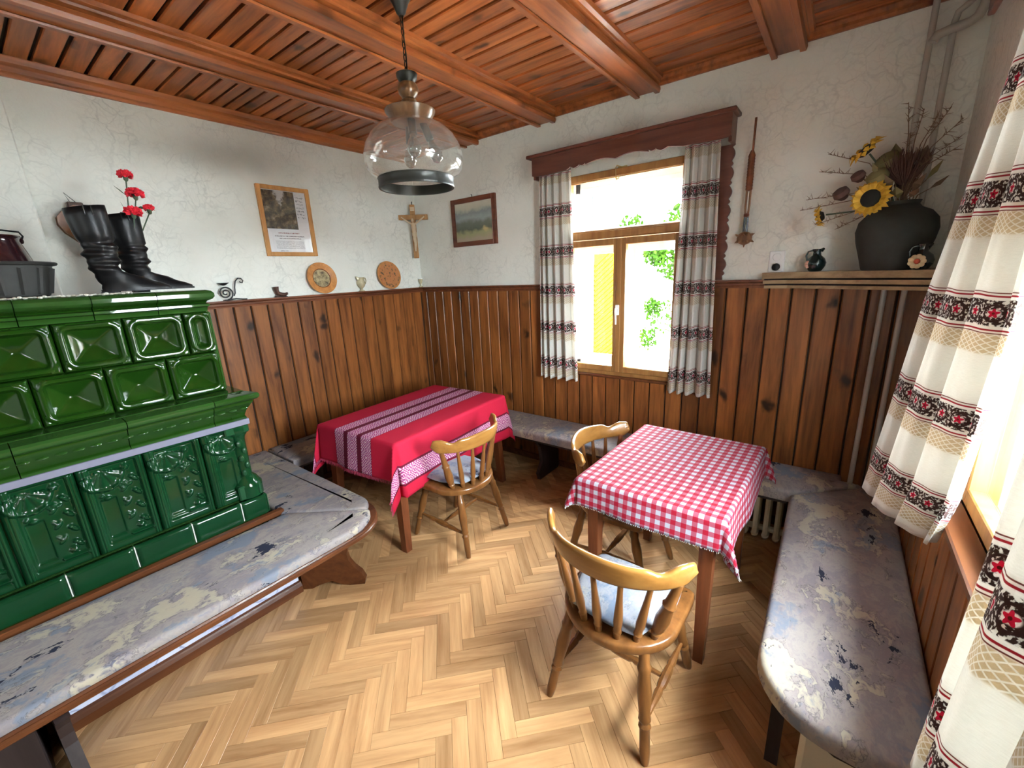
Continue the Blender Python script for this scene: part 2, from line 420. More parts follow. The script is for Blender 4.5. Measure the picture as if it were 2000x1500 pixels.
# ---- glass
def glass(name, tint=(1,1,1), rough=.01, refl=1.0, haze=0):
    t = NT(name)
    tr = t.n('ShaderNodeBsdfTransparent', {'Color':(*tint,1)}); gl = t.n('ShaderNodeBsdfGlossy', {'Color':(1,1,1,1),'Roughness':rough})
    bf = t.n('ShaderNodeNewGeometry').outputs['Backfacing']
    fr = t.n('ShaderNodeFresnel', {'IOR':t.m_('MULTIPLY_ADD', bf, 1/1.45-1.45, 1.45)})
    s = t.n('ShaderNodeMixShader', {0:t.m_('MULTIPLY', fr.outputs[0], refl), 1:tr.outputs[0], 2:gl.outputs[0]}).outputs[0]
    if haze:
        nz = t.vor(t.coord(), 160); sd = t.m_('SUBTRACT', 1.0, t.step(nz, .12, .30))
        bp = t.n('ShaderNodeBump', {'Strength':.25,'Distance':.004,'Height':t.noise(t.coord(), 45, 3)})
        t.t.links.new(bp.outputs[0], gl.inputs['Normal'])
        df = t.n('ShaderNodeBsdfDiffuse', {'Color':(.75,.72,.66,1)})
        s = t.n('ShaderNodeMixShader', {0:t.m_('MULTIPLY_ADD', sd, .16, haze), 1:s, 2:df.outputs[0]}).outputs[0]
    t.t.links.new(s, t.out.inputs[0]); return t.m
M['glass'] = glass('window_glass', (.97,.98,.98))
M['lampglass'] = glass('lamp_glass', (.985,.98,.97), .03, 1.3, .06)
M['picglass'] = glass('picture_glass', (1,1,1), .01, .8)
M['bulb'] = glass('bulb_glass', (.90,.90,.88), .01, 4.0)
# ---- outdoors
M['ground'] = plain('gravel', (.50,.47,.42), .9, var=.2, sc=3)
M['yellow'] = plain('yellow_paint', (.60,.38,.0045), .7, var=.08, sc=3)
M['leaf'] = plain('leaves', (.009,.024,.002), .6, var=.4, sc=2)
M['bark'] = plain('bark', (.10,.07,.045), .9)
for k_ in ('ground','yellow','leaf','bark'):
    M[k_].node_tree.nodes['Principled BSDF'].inputs['Specular IOR Level'].default_value = 0
M['house_wall'] = plain('house_wall', (.72,.70,.64), .9)
M['roof'] = plain('roof_tiles', (.30,.10,.06), .8)

# ================================================================== SETTING
XW, YB, ZC = 3.84, -5.60, 2.84            # right wall, rear wall, ceiling boards
# floor and parquet
floor = struct(obj('floor', MB().box((-.15,YB-.2,-.12), (XW+.3,.3,-.012)), M['dark_wood']))
LW, LL = .061, .305
pb = MB().cbox((-LL/2+.0004,-LW/2+.0004,-.012), (LL/2-.0004,LW/2-.0004,0), .0006)
pmesh = mesh('parquet_block', pb, M['parquet'])
hb = []
for r_ in range(-14, 15):
    for k_ in range(-75, 75):
        hb.append((k_*LW + LL/2 + r_*LL, k_*LW + LW/2 - r_*LL, 0.0))
        hb.append(((k_-.5)*LW + r_*LL, k_*LW + LL/2 - r_*LL, PI/2))
RA = math.radians(46.5); ca, sa = math.cos(RA), math.sin(RA)
sel = []
for x, y, a in hb:
    X, Y = 1.819 + x*ca - y*sa, -1.852 + x*sa + y*ca
    if 1.0 < X < 3.9 and -4.2 < Y < 0.15:
        dd = Vector((X,Y,0)) - CAM
        z = dd.dot(fw)
        if z > .05:
            px = 1000 + 822.7*dd.dot(CR)/z; py = 750 + 822.7*dd.dot(CD)/z
            vis = -160 < px < 2160 and py < 1700
        else: vis = False
        sel.append((0 if vis else 1, dd.length, X, Y, a + RA))
    elif -.1 < X < 3.95 and YB-.1 < Y < .2: sel.append((2, 99, X, Y, a + RA))
sel.sort()
rest = MB()
for i, (vv, dl, X, Y, a) in enumerate(sel):
    if i < 298 and vv == 0: obj('parquet_block', pmesh, None, floor, loc=(X,Y,0), rz=a)
    else: rest.add(pb.v, pb.f, T(X,Y,0) @ RZ(a))
tag(obj('parquet_field', rest, M['parquet_far'], floor, recalc=False), None, None, kind='stuff')

# walls
wl = struct(obj('wall_left', MB().box((-.25,YB-.25,0), (0,.35,ZC+.05)), M['plaster']))
def holed_wall(name, lo, hi, axis, hole_list):
    """wall box with window holes; hole = (a0,a1,z0,z1) along the wall axis"""
    mb = MB(); ax = axis
    a0, a1 = lo[ax], hi[ax]; cuts = sorted(hole_list); cur = a0
    def bx(p, q, z0, z1):
        A = list(lo); B = list(hi); A[ax] = p; B[ax] = q; A[2] = z0; B[2] = z1
        if q-p > 1e-4 and z1-z0 > 1e-4: mb.box(A, B)
    for h0, h1, z0, z1 in cuts:
        bx(cur, h0, lo[2], hi[2]); bx(h0, h1, lo[2], z0); bx(h0, h1, z1, hi[2]); cur = h1
    bx(cur, a1, lo[2], hi[2])
    return struct(obj(name, mb, M['plaster']))
W1 = (1.70, 2.64, .895, 2.365)          # back window  x0,x1,z0,z1
W2 = (-2.36, -1.10, .895, 2.365)        # right window y
wb = holed_wall('wall_back', (0,0,0), (XW,.32,ZC+.05), 0, [W1])
wr = holed_wall('wall_right', (XW,YB,0), (XW+.32,.32,ZC+.05), 1, [W2, (-5.35,-4.61,.895,2.365)])  # second hole is for the added side window
wf = holed_wall('wall_front', (0,YB-.25,0), (XW,YB,ZC+.05), 0, [(.55,.97,.895,2.365)])  # hole for the added rear window

# wainscot planks
PW = .1165
def plank_mesh(z0, z1, w=PW):
    h = w/2-.0042; g = .005; d = .018
    poly = [(-h,0),(h,0),(h,d-.007),(h-g,d),(-h+g,d),(-h,d-.007)]
    return mesh('plank', MB().prism(poly, 2, z0, z1), M['panel'])
pfull = plank_mesh(.06, 1.56); psill = plank_mesh(.06, .872)
M['gap'] = plain('gap_dark', (.012,.006,.004), .9)
obj('chimney_breast', MB().cbox((-.01,YB,1.60), (.026,-2.615,ZC), .006), M['plaster'], wl)
obj('backing', MB().box((0,-3.0,.05), (.004,0,1.56)), M['gap'], wl)
obj('backing', MB().box((0,-.004,.05), (1.70,0,1.56)).box((1.70,-.004,.05), (2.64,0,.872)).box((2.64,-.004,.05), (3.84,0,1.56)), M['gap'], wb)
obj('backing', MB().box((3.836,-1.09,.05), (3.84,0,1.56)).box((3.836,-3.5,.05), (3.84,-1.09,.872)), M['gap'], wr)
def plank(me, parent, x, y, rz): return obj('plank', me, None, parent, loc=(x,y,0), rz=rz)
for i in range(25): plank(pfull, wl, 0, -.04 - PW*(i+.5), -PI/2)
plank(pfull, wl, 0, -.0, -PI/2).scale = (.5,1,1)
for i in range(33):
    x = .081 + .1168*(i+.5) - .1168
    if x > 3.80: break
    plank(psill if W1[0]-.02 < x < W1[1]+.02 else pfull, wb, x, 0, PI)
for i in range(30):
    y = -.05 - .1168*(i+.5)
    plank(psill if (W2[0]-.03 < y < W2[1]+.03) else pfull, wr, XW, y, PI/2)
# baseboards
def run(name, prof, ax, a, b, mt, parent=None, M_=None): return obj(name, MB().prism(prof, ax, a, b, M_), mt, parent)
struct(run('baseboard_left', [(0,0),(.022,0),(.022,.05),(.012,.06),(0,.06)], 1, -1.7, 0, M['rail'], M_=None))
struct(run('baseboard_back', [(0,0),(-.022,0),(-.022,.05),(-.012,.06),(0,.06)], 0, .022, XW, M['rail']))
struct(run('baseboard_right', [(XW,0),(XW-.022,0),(XW-.022,.05),(XW-.012,.06),(XW,.06)], 1, -4.9, -.022, M['rail']))
# dado rail with its narrow ledge
rp = [(0,1.548),(.024,1.548),(.026,1.560),(.032,1.564),(.032,1.576),(.040,1.580),(.052,1.586),(.052,1.597),(0,1.597)]
struct(run('trim_1', rp, 1, -2.95, 0, M['rail']))
struct(run('trim_2', [(-p,q) for p,q in rp], 0, .052, W1[0]-.02, M['rail']))
struct(run('trim_3', [(-p,q) for p,q in rp], 0, W1[1]+.17, XW, M['rail']))
struct(run('trim_4', [(XW-p,q) for p,q in rp], 1, -.9, -.052, M['rail']))

# ceiling boards, beams, mouldings
ceil = struct(obj('ceiling', MB().box((-.2,YB-.2,ZC+.02), (XW+.3,.3,ZC+.10)), M['gap']))
seams = [0,-.056,-.17,-.288,-.405,-.52,-.638,-.756,-.875,-.99,-1.09,-1.187,-1.28,-1.376,-1.455,-1.535,-1.613,-1.69,-1.775]
while seams[-1] > YB: seams.append(seams[-1] - (.098 if len(seams) % 3 else .108))
for a, b in zip(seams, seams[1:]):
    w = a-b; h = w/2-.0080; g = .004
    poly = [(-h,.02),(h,.02),(h,.005),(h-g,0),(-h+g,0),(-h,.005)]
    obj('ceiling_board', MB().prism(poly, 0, 0, XW), M['ceil'], ceil, loc=(0,(a+b)/2,ZC))
y0b = YB+.01
def beam(xa, xb):
    o = obj('ceiling_beam', MB().cbox((xa+.012,y0b,2.770), (xb-.012,-.001,ZC), .004), M['beam'], ceil)
    for s, x in ((1,xa), (-1,xb)):
        pr = [(x,2.757),(x+s*.026,2.757),(x+s*.029,2.765),(x+s*.024,2.772),(x+s*.010,2.795),(x-s*.004,2.790),(x-s*.006,2.775)]
        obj('edge_moulding', MB().prism(pr, 1, y0b, -.0005), M['beam'], o)
        pr = [(x+s*.012,2.800),(x-s*.010,2.806),(x-s*.013,2.816),(x-s*.030,2.822),(x-s*.034,ZC),(x+s*.012,ZC)]
        obj('crown_moulding', MB().prism(pr, 1, y0b, -.0005), M['beam'], o)
for xa in (.72, 1.477, 2.245, 3.009): beam(xa, xa+.156)
def wall_mould(nm, mp, ax, a, b, fl):
    struct(run(nm, [(fl(p),q) for p,q in mp], ax, a, b, M['beam']))
wall_mould('trim_5', [(0,2.757),(.012,2.757),(.018,2.770),(.030,2.776),(.034,2.800),(.052,2.812),(.062,2.835),(.062,ZC),(0,ZC)], 1, YB, 0, lambda p: p)
wall_mould('trim_6', [(0,2.793),(.012,2.793),(.020,2.806),(.034,2.815),(.042,2.832),(.042,ZC),(0,ZC)], 0, .062, XW, lambda p: -p)
wall_mould('trim_7', [(0,2.793),(.012,2.793),(.020,2.806),(.034,2.815),(.042,2.832),(.042,ZC),(0,ZC)], 1, YB, -.042, lambda p: XW-p)

# ---- windows (double box window: wooden inner frame, white outer sashes)
def window(name, w, handle=True, single=False):
    """built for a wall along x with inside at -y, origin at the sill centre"""
    root = struct(empty(name)); h = 1.47; a = w/2
    fm = M['frame_wood']
    f = MB()
    f.cbox((-a,-.022,0), (-a+.062,.045,h)); f.cbox((a-.062,-.022,0), (a,.045,h))
    f.cbox((-a+.062,-.022,h-.049), (a-.062,.045,h)); f.cbox((-a+.062,-.022,0), (a-.062,.045,.032)); f.cbox((-a+.062,-.028,1.018), (a-.062,.045,1.072), .006)
    obj('frame', f, fm, root)
    def sash(nm, x0, x1, z0, z1, y0, y1, rw, mt, wb_=None):
        m = MB(); wb2 = wb_ or rw
        m.cbox((x0,y0,z0), (x0+rw,y1,z1)); m.cbox((x1-rw,y0,z0), (x1,y1,z1)); m.cbox((x0+rw,y0,z0), (x1-rw,y1,z0+wb2)); m.cbox((x0+rw,y0,z1-rw), (x1-rw,y1,z1))
        s_ = obj(nm, m, mt, root)
        ym = (y0+y1)/2
        obj('pane', MB().box((x0+rw-.004,ym-.002,z0+wb2-.004), (x1-rw+.004,ym+.002,z1-rw+.004)), M['glass'], s_)
        return s_
    if single: sash('sash', -a+.040, a-.040, .032, 1.012, -.034, .012, .045, fm)
    else:
        sash('sash', -a+.040, -.002, .032, 1.012, -.034, .012, .045, fm)
        sash('sash', .002, a-.040, .032, 1.012, -.034, .012, .045, fm)
    sash('sash', -a+.058, a-.058, 1.072, h-.046, -.012, .012, .008, fm)
    if not single: obj('mullion_cover', MB().cbox((-.020,-.046,.034), (.020,-.034,1.010), .005), fm, root)
    # white outer window
    o = MB(); o.box((-a-.02,.17,-.03), (-a+.05,.235,h+.02)); o.box((a-.05,.17,-.03), (a+.02,.235,h+.02)); o.box((-a,.17,h-.09), (a,.235,h+.02)); o.box((-a,.17,-.03), (a,.235,.06)); o.box((-a,.165,.965), (a,.235,1.065)); None if single else o.box((-.035,.165,.06), (.035,.235,.965))
    obj('outer_frame', o, M['white'], root)
    for x0_, x1_ in (((-a+.05, a-.05),) if single else ((-a+.05, -.035), (.035, a-.05))): sash('outer_sash', x0_, x1_, .06, .965, .16, .20, .045, M['white'], .06)
    sash('outer_sash', -a+.05, a-.05, 1.065, h-.06, .16, .20, .040, M['white'])
    # white linings between the two frames
    l = MB(); l.box((-a-.001,.045,-.002), (-a+.012,.17,h)); l.box((a-.012,.045,-.002), (a+.001,.17,h)); l.box((-a,.045,h-.012), (a,.17,h+.001)); l.box((-a,.045,-.002), (a,.17,.012))
    l.box((-a,.235,0), (-a+.092,.30,h)); l.box((a-.092,.235,0), (a,.30,h))
    obj('lining', l, M['white'], root)
    sc = MB()
    sc.box((-a+.092,.285,.08), (-a+.104,.30,h)); sc.box((a-.104,.285,.08), (a-.092,.30,h)); sc.box((-a+.092,.285,.08), (a-.092,.30,.094))
    obj('screen_frame', sc, M['screen'], root)
    obj('sill', MB().cbox((-a-.02,-.034,-.022), (a+.02,-.001,0), .005), M['bench_wood'], root)
    if handle:
        hm = MB().cbox((-.014,-.062,.47), (.014,-.046,.545), .004)
        hm.tube([(0,-.062,.52),(0,-.085,.52),(0,-.088,.50),(.004,-.086,.44),(.003,-.084,.405)], [.007,.007,.0075,.007,.006], 8)
        obj('handle', hm, M['white'], root, True)
    return root
w1 = window('window_1', W1[1]-W1[0]); w1.location = (2.17, 0, .895)
hk = MB().tube([(0,-.005,1.475),(-.02,-.06,1.478),(-.022,-.075,1.46),(-.018,-.078,1.40),(-.008,-.08,1.385),(.006,-.08,1.392),(.008,-.08,1.41)], .0035, 6)
hk.tube([(.03,-.004,1.475),(-.035,-.004,1.475)], .006, 6)
obj('hook', hk, M['brass'], w1, True)
w2 = window('window_2', W2[1]-W2[0], False, True); w2.location = (XW+.052, (W2[0]+W2[1])/2, .895); w2.rotation_euler = (0,0,-PI/2)
w3 = window('added_window_rear', .42); w3.location = (.76, YB-.052, .895); w3.rotation_euler = (0,0,PI)  # unseen rear window, added to brighten the room
w4 = window('added_window_side', .74); w4.location = (XW+.052, -4.98, .895); w4.rotation_euler = (0,0,-PI/2)  # unseen window behind the camera, added for more light
# right window board
struct(obj('trim_8', MB().cbox((3.800,W2[0]-.06,.868), (XW+.031,W2[1]+.06,.8955), .005), M['bench_wood']))

# ================================================================== BENCHES
def cushion_outline(poly, z0, z1, r=.022, n=4):
    """soft slab from an outline (list of 2d points, ccw)"""
    mb = MB(); m = len(poly)
    def inset(d):
        out = []
        for i in range(m):
            p0, p, p1 = Vector(poly[i-1]), Vector(poly[i]), Vector(poly[(i+1)%m])
            e0 = (p-p0).normalized(); e1 = (p1-p).normalized()
            n0 = Vector((-e0.y,e0.x)); n1 = Vector((-e1.y,e1.x)); nn = (n0+n1)
            if nn.length < 1e-6: nn = n0
            nn.normalize(); k = d/max(.35, nn.dot(n1)); out.append(p+nn*k)
        return out
    rings = [(0.004, z0), (0, z0+.008)]
    for i in range(n+1):
        a = i/n*PI/2; rings.append((r*(1-math.cos(a)), z1-r+r*math.sin(a)-.004))
    rings += [(r*2.2, z1-.001), (r*4.0, z1)]
    vs = []; fs = []
    for d, z in rings: vs += [(p.x,p.y,z) for p in inset(d)]
    for j in range(len(rings)-1):
        for i in range(m): fs.append((j*m+i, j*m+(i+1)%m, (j+1)*m+(i+1)%m, (j+1)*m+i))
    fs.append(tuple(range(m))[::-1]); fs.append(tuple(range((len(rings)-1)*m, len(rings)*m)))
    return mb.add(vs, fs)
def arc(cx, cy, r, a0, a1, n=8): return [(cx+r*math.cos(math.radians(a0+(a1-a0)*i/n)), cy+r*math.sin(math.radians(a0+(a1-a0)*i/n))) for i in range(n+1)]
def dens(poly, step=.12):
    out = []
    for i, p in enumerate(poly):
        q = poly[(i+1)%len(poly)]; L = math.hypot(q[0]-p[0], q[1]-p[1]); k = max(1, int(L/step))
        out += [(p[0]+(q[0]-p[0])*t/k, p[1]+(q[1]-p[1])*t/k) for t in range(k)]
    return out
ZB0, ZB1 = .385, .455
# bench round the stove
sb = thing('stove_bench', 'long padded bench running along the green stove and bending round its corner', 'bench')
o1 = [(1.092,-3.75),(1.60,-3.75),(1.60,-2.02)] + arc(1.39,-2.02,.205,0,62,7) + [(1.115,-2.13)]
obj('cushion', cushion_outline(dens(o1), ZB0+.022, ZB1), M['bench'], sb, True, 60)
o2 = [(0.02,-2.15),(1.09,-2.15)] + [(1.47,-1.835)] + arc(1.33,-1.905,.135,35,90,5) + [(0.02,-1.77)]
obj('cushion', cushion_outline(dens(o2), ZB0+.022, ZB1-.004), M['bench'], sb, True, 60)
def follow(pts, prof):      # sweep a profile (outward, z) along an open path (outward = right side)
    mb = MB(); vs = []; fs = []; k = len(prof); pts = [Vector(p) for p in pts]
    for i, p in enumerate(pts):
        a = pts[max(0,i-1)]; b = pts[min(len(pts)-1,i+1)]; t_ = (b-a).normalized(); nrm = Vector((t_.y,-t_.x))
        vs += [(p.x+nrm.x*d, p.y+nrm.y*d, z) for d, z in prof]
    for i in range(len(pts)-1):
        for j in range(k): fs.append((i*k+j, i*k+(j+1)%k, (i+1)*k+(j+1)%k, (i+1)*k+j))
    fs += [tuple(range(k))[::-1], tuple(range((len(pts)-1)*k, len(pts)*k))]
    return mb.add(vs, fs)
path = [(1.60,-3.75),(1.60,-2.6),(1.60,-2.02)] + arc(1.36,-2.01,.24,0,90,12) + [(.9,-1.77),(.02,-1.77)]
obj('edge_trim', follow(path, [(-.03,.372),(.004,.372),(.010,.378),(.010,.392),(.004,.398),(.008,.404),(.004,.412),(-.03,.412)]), M['bench_wood'], sb)
board = dens([(1.10,-3.75),(1.59,-3.75),(1.59,-2.02)] + arc(1.36,-2.01,.23,0,90,10) + [(.02,-1.78),(.02,-2.15),(1.10,-2.15)], 9)
obj('seat_board', MB().prism(board, 2, .372, ZB0+.024), M['bench_wood'], sb)
obj('back_strip', MB().cbox((1.052,-3.75,.43), (1.088,-2.125,.462), .004), M['bench_wood'], sb)
# ogee shaped support under the corner, standing diagonally
og = [(0,0),(.05,0),(.075,.012),(.10,.022),(.13,.030),(.16,.040),(.18,.034),(.20,.020),(.225,.010),(.26,0),(.345,0),(.352,.03),(.335,.075),(.30,.115),(.275,.16),(.268,.20),(.28,.25),(.315,.30),(.38,.345),(.42,.372),(0,.372)]
S_ = T(1.205,-2.145,0) @ RZ(math.radians(42))
obj('support', MB().prism(og, 1, -.018, .018, S_), M['bench_wood'], sb)
S_ = T(1.215,-3.125,0) @ RZ(math.radians(4))
obj('support', MB().prism(og, 1, -.018, .018, S_), M['dark_wood'], sb)
obj('support', MB().prism(og, 1, -.018, .018, T(.30,-1.80,0) @ RZ(0)), M['bench_wood'], sb)
obj('recess_shade_block', MB().cbox((1.0,-3.74,0), (1.45,-3.165,.371), .004), M['dark_wood'], sb)  # dark block standing in for the shade in the recess under the bench
# masonry foot under the stove, papered, with its own skirting
# wall bench: left wall and back wall
bb = thing('corner_bench', 'padded bench running along the left wall and under the back window', 'bench')
o3 = [(.02,-1.755),(.43,-1.755),(.43,-.43),(.02,-.02)]
obj('cushion', cushion_outline(dens(o3), ZB0, ZB1-.002), M['bench'], bb, True, 60)
o4 = [(.035,-.02),(.445,-.415),(3.375,-.415),(3.375,-.40),(3.69,-.105),(3.60,-.105),(3.60,-.02)]
obj('cushion', cushion_outline(dens(o4), ZB0, ZB1), M['bench'], bb, True, 60)
bm_ = MB(); bm_.box((.02,-1.74,.36), (.40,-.03,.386)); bm_.box((.40,-.39,.36), (3.36,-.03,.386)); bm_.box((3.36,-.36,.36), (3.60,-.03,.386))
obj('seat_board', bm_, M['dark_wood'], bb)
for x in (.62, 1.62, 2.45): obj('support', MB().prism([(-.05,0),(-.33,0),(-.35,.06),(-.29,.15),(-.31,.28),(-.37,.36),(-.03,.36),(-.03,.02)], 0, x-.015, x+.015), M['dark_wood'], bb)
for y in (-.75, -1.5): obj('support', MB().prism([(.05,0),(.33,0),(.35,.06),(.29,.15),(.31,.28),(.37,.36),(.03,.36),(.03,.02)], 1, y-.015, y+.015), M['dark_wood'], bb)
# window bench on the right wall
cb = thing('window_bench', 'padded bench with rounded end under the right window beside the radiator', 'bench')
o5 = [(3.375,-.44),(3.38,-1.1),(3.385,-1.52)] + arc(3.60,-1.62,.215,180,262,8) + [(3.70,-1.842),(3.818,-1.842),(3.818,-.03)]
obj('cushion', cushion_outline(dens(o5), ZB0, ZB1+.002), M['bench'], cb, True, 60)
obj('seat_board', MB().prism([(3.40,-.46),(3.41,-1.55),(3.48,-1.76),(3.60,-1.82),(3.81,-1.82),(3.81,-.05)], 2, .366, .386), M['dark_wood'], cb)
for y in (-1.62, -.60):
    obj('leg', MB().prism([(-.02,-.02),(.02,-.02),(.02,.02),(-.02,.02)], 2, 0, .366, T(3.462,y,0)), M['dark_wood'], cb)

# radiators under the benches
def radiator(name, label, n, loc, rz, dx=.052, h=.34):
    r = thing(name, label, 'radiator', loc, rz)
    sec = MB()
    for y in (-.06, .0, .06): sec.tube([(0,y,.045),(0,y,h)], .0155, 8)
    sec.tube([(0,-.062,h),(0,-.045,h+.018),(0,.045,h+.018),(0,.062,h)], .020, 8); sec.tube([(0,-.062,.045),(0,-.045,.028),(0,.045,.028),(0,.062,.045)], .020, 8)
    sm_ = mesh('section', sec, M['radiator'], True)
    for i in range(n): obj('section', sm_, None, r, loc=(i*dx,0,0))
    obj('manifold', MB().tube([(-.02,0,.06),((n-1)*dx+.02,0,.06)], .020, 8).tube([(-.02,0,h-.01),((n-1)*dx+.02,0,h-.01)], .020, 8), M['radiator'], r, True)
    for x in (.0, (n-1)*dx): obj('foot', MB().box((x-.012,-.05,0), (x+.012,.05,.03)), M['radiator'], r)
    return r
radiator('ribbed_radiator', 'pale column radiator under the back wall bench near the corner', 10, (2.92,-.20,0), 0, .058)
rc = radiator('panel_radiator', 'cream ribbed radiator under the rounded end of the window bench', 13, (3.655,-1.70,0), PI/2, .060)
obj('end_cover', MB().cbox((-.055,-.115,.03), (-.018,.13,.362), .014), M['radiator'], rc, True)

# ================================================================== STOVE
st = thing('tiled_stove', 'tall green glazed tiled stove with relief tiles and hollow square tiles', 'stove')
yR = -2.18
obj('foot_masonry', MB().box((.05,-3.10,.0), (1.205,-2.17,.371)), M['marble'], st)
obj('foot_masonry', MB().box((.05,-4.3,.0), (.98,-3.10,.371)), M['mortar'], st)
obj('skirting', MB().prism([(1.205,0),(1.232,0),(1.232,.040),(1.222,.052),(1.218,.060),(1.205,.064)], 1, -3.115, -2.165), M['bench_wood'], st)
obj('corner_strip', MB().cbox((1.190,-3.128,.064), (1.222,-3.102,.371), .003), M['bench_wood'], st)

obj('core', MB().box((.10,-4.2,.372), (1.02,yR-.01,.565)).box((.16,-4.2,.565), (.955,yR-.03,1.06)).box((.20,-4.2,1.06), (.835,-2.245,1.66)), M['glaze'], st)
def tile(name, hf, w, h, nu, nv, mt, depth=.03):
    """height-field tile in the local yz plane, face towards +x, origin at its lower right (far) corner"""
    mb = MB()
    mb.grid(lambda a, b: (hf(a,b), -a*w, b*h), nu, nv)
    N = nu+1
    edge = [i for i in range(N)] + [j*N+nu for j in range(1,nv+1)] + [nv*N+i for i in range(nu-1,-1,-1)] + [j*N for j in range(nv-1,0,-1)]
    k0 = len(mb.v); mb.v += [(-depth, mb.v[i][1], mb.v[i][2]) for i in edge]
    L = len(edge)
    mb.f += [(edge[i], edge[(i+1)%L], k0+(i+1)%L, k0+i) for i in range(L)]
    return mesh(name, mb, mt, True, 65)
# plinth tiles
def h_pl(a, b): e = min(min(a,1-a)*.222, (1-b)*.107); return .0 + (.010*sm(0,.010,e))
m_pl = tile('plinth_tile', h_pl, .2185, .105, 20, 12, M['glaze2'])
m_ple = tile('plinth_tile_end', h_pl, .128, .105, 14, 12, M['glaze2'])
obj('plinth_tile', m_ple, None, st, loc=(1.03,yR,.460))
for i in range(7): obj('plinth_tile', m_pl, None, st, loc=(1.03,-2.312-.222*i,.460))
for i in range(7): obj('grout', MB().box((1.0,-2.312-.222*i,.460), (1.033,-2.308-.222*i,.564)), M['mortar'], st)
obj('plinth_end', MB().box((.2,yR-.001,.46), (1.035,yR+.002,.564)), M['glaze2'], st)
# relief tiles
def ros(u, v, cu, cv, r, w, h):
    x, y = (u-cu)*w, (v-cv)*h; d = math.hypot(x,y)
    if d > r: return 0
    an = math.atan2(y,x); pet = .65+.35*abs(math.cos(an*3))
    return .012*sm(r*pet, r*pet*.45, d) + .007*sm(.35*r, 0, d)
def ell(u, v, cu, cv, ru, rv, ang, amp, w, h):
    x, y = (u-cu)*w, (v-cv)*h; c_, s_ = math.cos(ang), math.sin(ang)
    X, Y = (x*c_+y*s_)/ru, (-x*s_+y*c_)/rv; d = X*X+Y*Y
    return amp*max(0, 1-d)**.6 if d < 1 else 0
TW, TH = .2215, .408
leaves = [(.70+.09*(-1)**k, .24+k*.085, (.9 if k % 2 else 2.2)) for k in range(7)]
def h_rel(a, b):
    u, v = 1-a, b                                # a runs towards the viewer's left
    w, h = TW, TH
    e = min(min(u,1-u)*w, min(v,1-v)*h)
    z = .010*sm(0,.006,e)
    # side pilaster with flutes
    for cu in (.085, .93):
        z += .006*sm(.05,.03,abs(u-cu)) * sm(.0,.03,v) * (1 - .55*sm(.012,.0,abs(u-cu)))
    # sunk panel with sloping lower ledge
    pan = sm(.15,.19,u)*sm(.885,.85,u)*sm(.075,.10,v)*sm(.985,.955,v)
    z -= .014*pan
    # round-headed niche to the left
    nx, ny = (u-.34)*w, (v-.50)*h
    nic = sm(.030,.025,abs(nx))*sm(.13,.15,v)*sm(.62,.56,v); z -= .010*nic
    # ledge at the foot of the festoon
    z += .016*sm(.20,.16,abs(u-.70))*sm(.030,.0,abs(v-.115))
    z += ros(u,v,.70,.90,.020,w,h) + ros(u,v,.70,.185,.020,w,h)
    for cu, cv, an in leaves:
        z += ell(u,v,cu,cv,.022,.010,an,.012,w,h)
        z += ell(u,v,cu-.04,cv+.03,.012,.007,an+1.2,.008,w,h)
    # shell fan at the upper left, spreading downwards
    fx, fy = (u-.34)*w, (v-.93)*h; fr = math.hypot(fx,fy*.8); fa = math.atan2(fx,-fy)
    if fy < 0.005 and fr < .085 and abs(fa) < 1.35:
        z += (.006+.006*abs(math.cos(fa*6.5)))*sm(.085,.070,fr)*sm(.0,.02,fr) + .006*sm(.012,.0,abs(fr-.074))
    for k in range(5):
        z += ell(u,v,.42+.07*k,.74-.022*abs(k-2),.012,.008,.3,.012,w,h)
    z += ell(u,v,.34,.60,.014,.012,0,.012,w,h) + ell(u,v,.26,.64,.010,.008,.6,.009,w,h)
    return z
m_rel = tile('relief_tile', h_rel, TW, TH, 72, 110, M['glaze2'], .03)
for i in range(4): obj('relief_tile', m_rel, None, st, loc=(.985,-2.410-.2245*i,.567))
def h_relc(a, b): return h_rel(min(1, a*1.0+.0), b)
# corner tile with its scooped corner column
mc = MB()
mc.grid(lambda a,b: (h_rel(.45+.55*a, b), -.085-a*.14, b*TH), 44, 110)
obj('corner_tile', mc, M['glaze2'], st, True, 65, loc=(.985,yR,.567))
cc = MB(); prof = []
for k in range(25):
    v = k/24; prof.append((.062 - .026*sm(.22,.30,v)*sm(.93,.80,v) + (.012 if v < .2 else 0), v*TH))
obj('corner_column', cc.lathe(prof, 28, T(.948,yR-.055,.567)), M['glaze2'], st, True)
cs = MB()
for k in range(6):
    cs.ball((.948+.038, yR-.055+.010*(-1)**k, .665+.042*k), (.010,.013,.020), 8, 6)
obj('column_ornament', cs, M['glaze2'], st, True)
obj('corner_foot', MB().cbox((.90,yR-.12,.565), (1.012,yR-.006,.645), .006), M['glaze2'], st)
obj('corner_head', MB().cbox((.88,yR-.12,.935), (1.005,yR-.004,.978), .006), M['glaze2'], st)
obj('metal_band', MB().cbox((.85,-4.2,.978), (1.010,yR+.003,1.009), .002), M['band'], st)
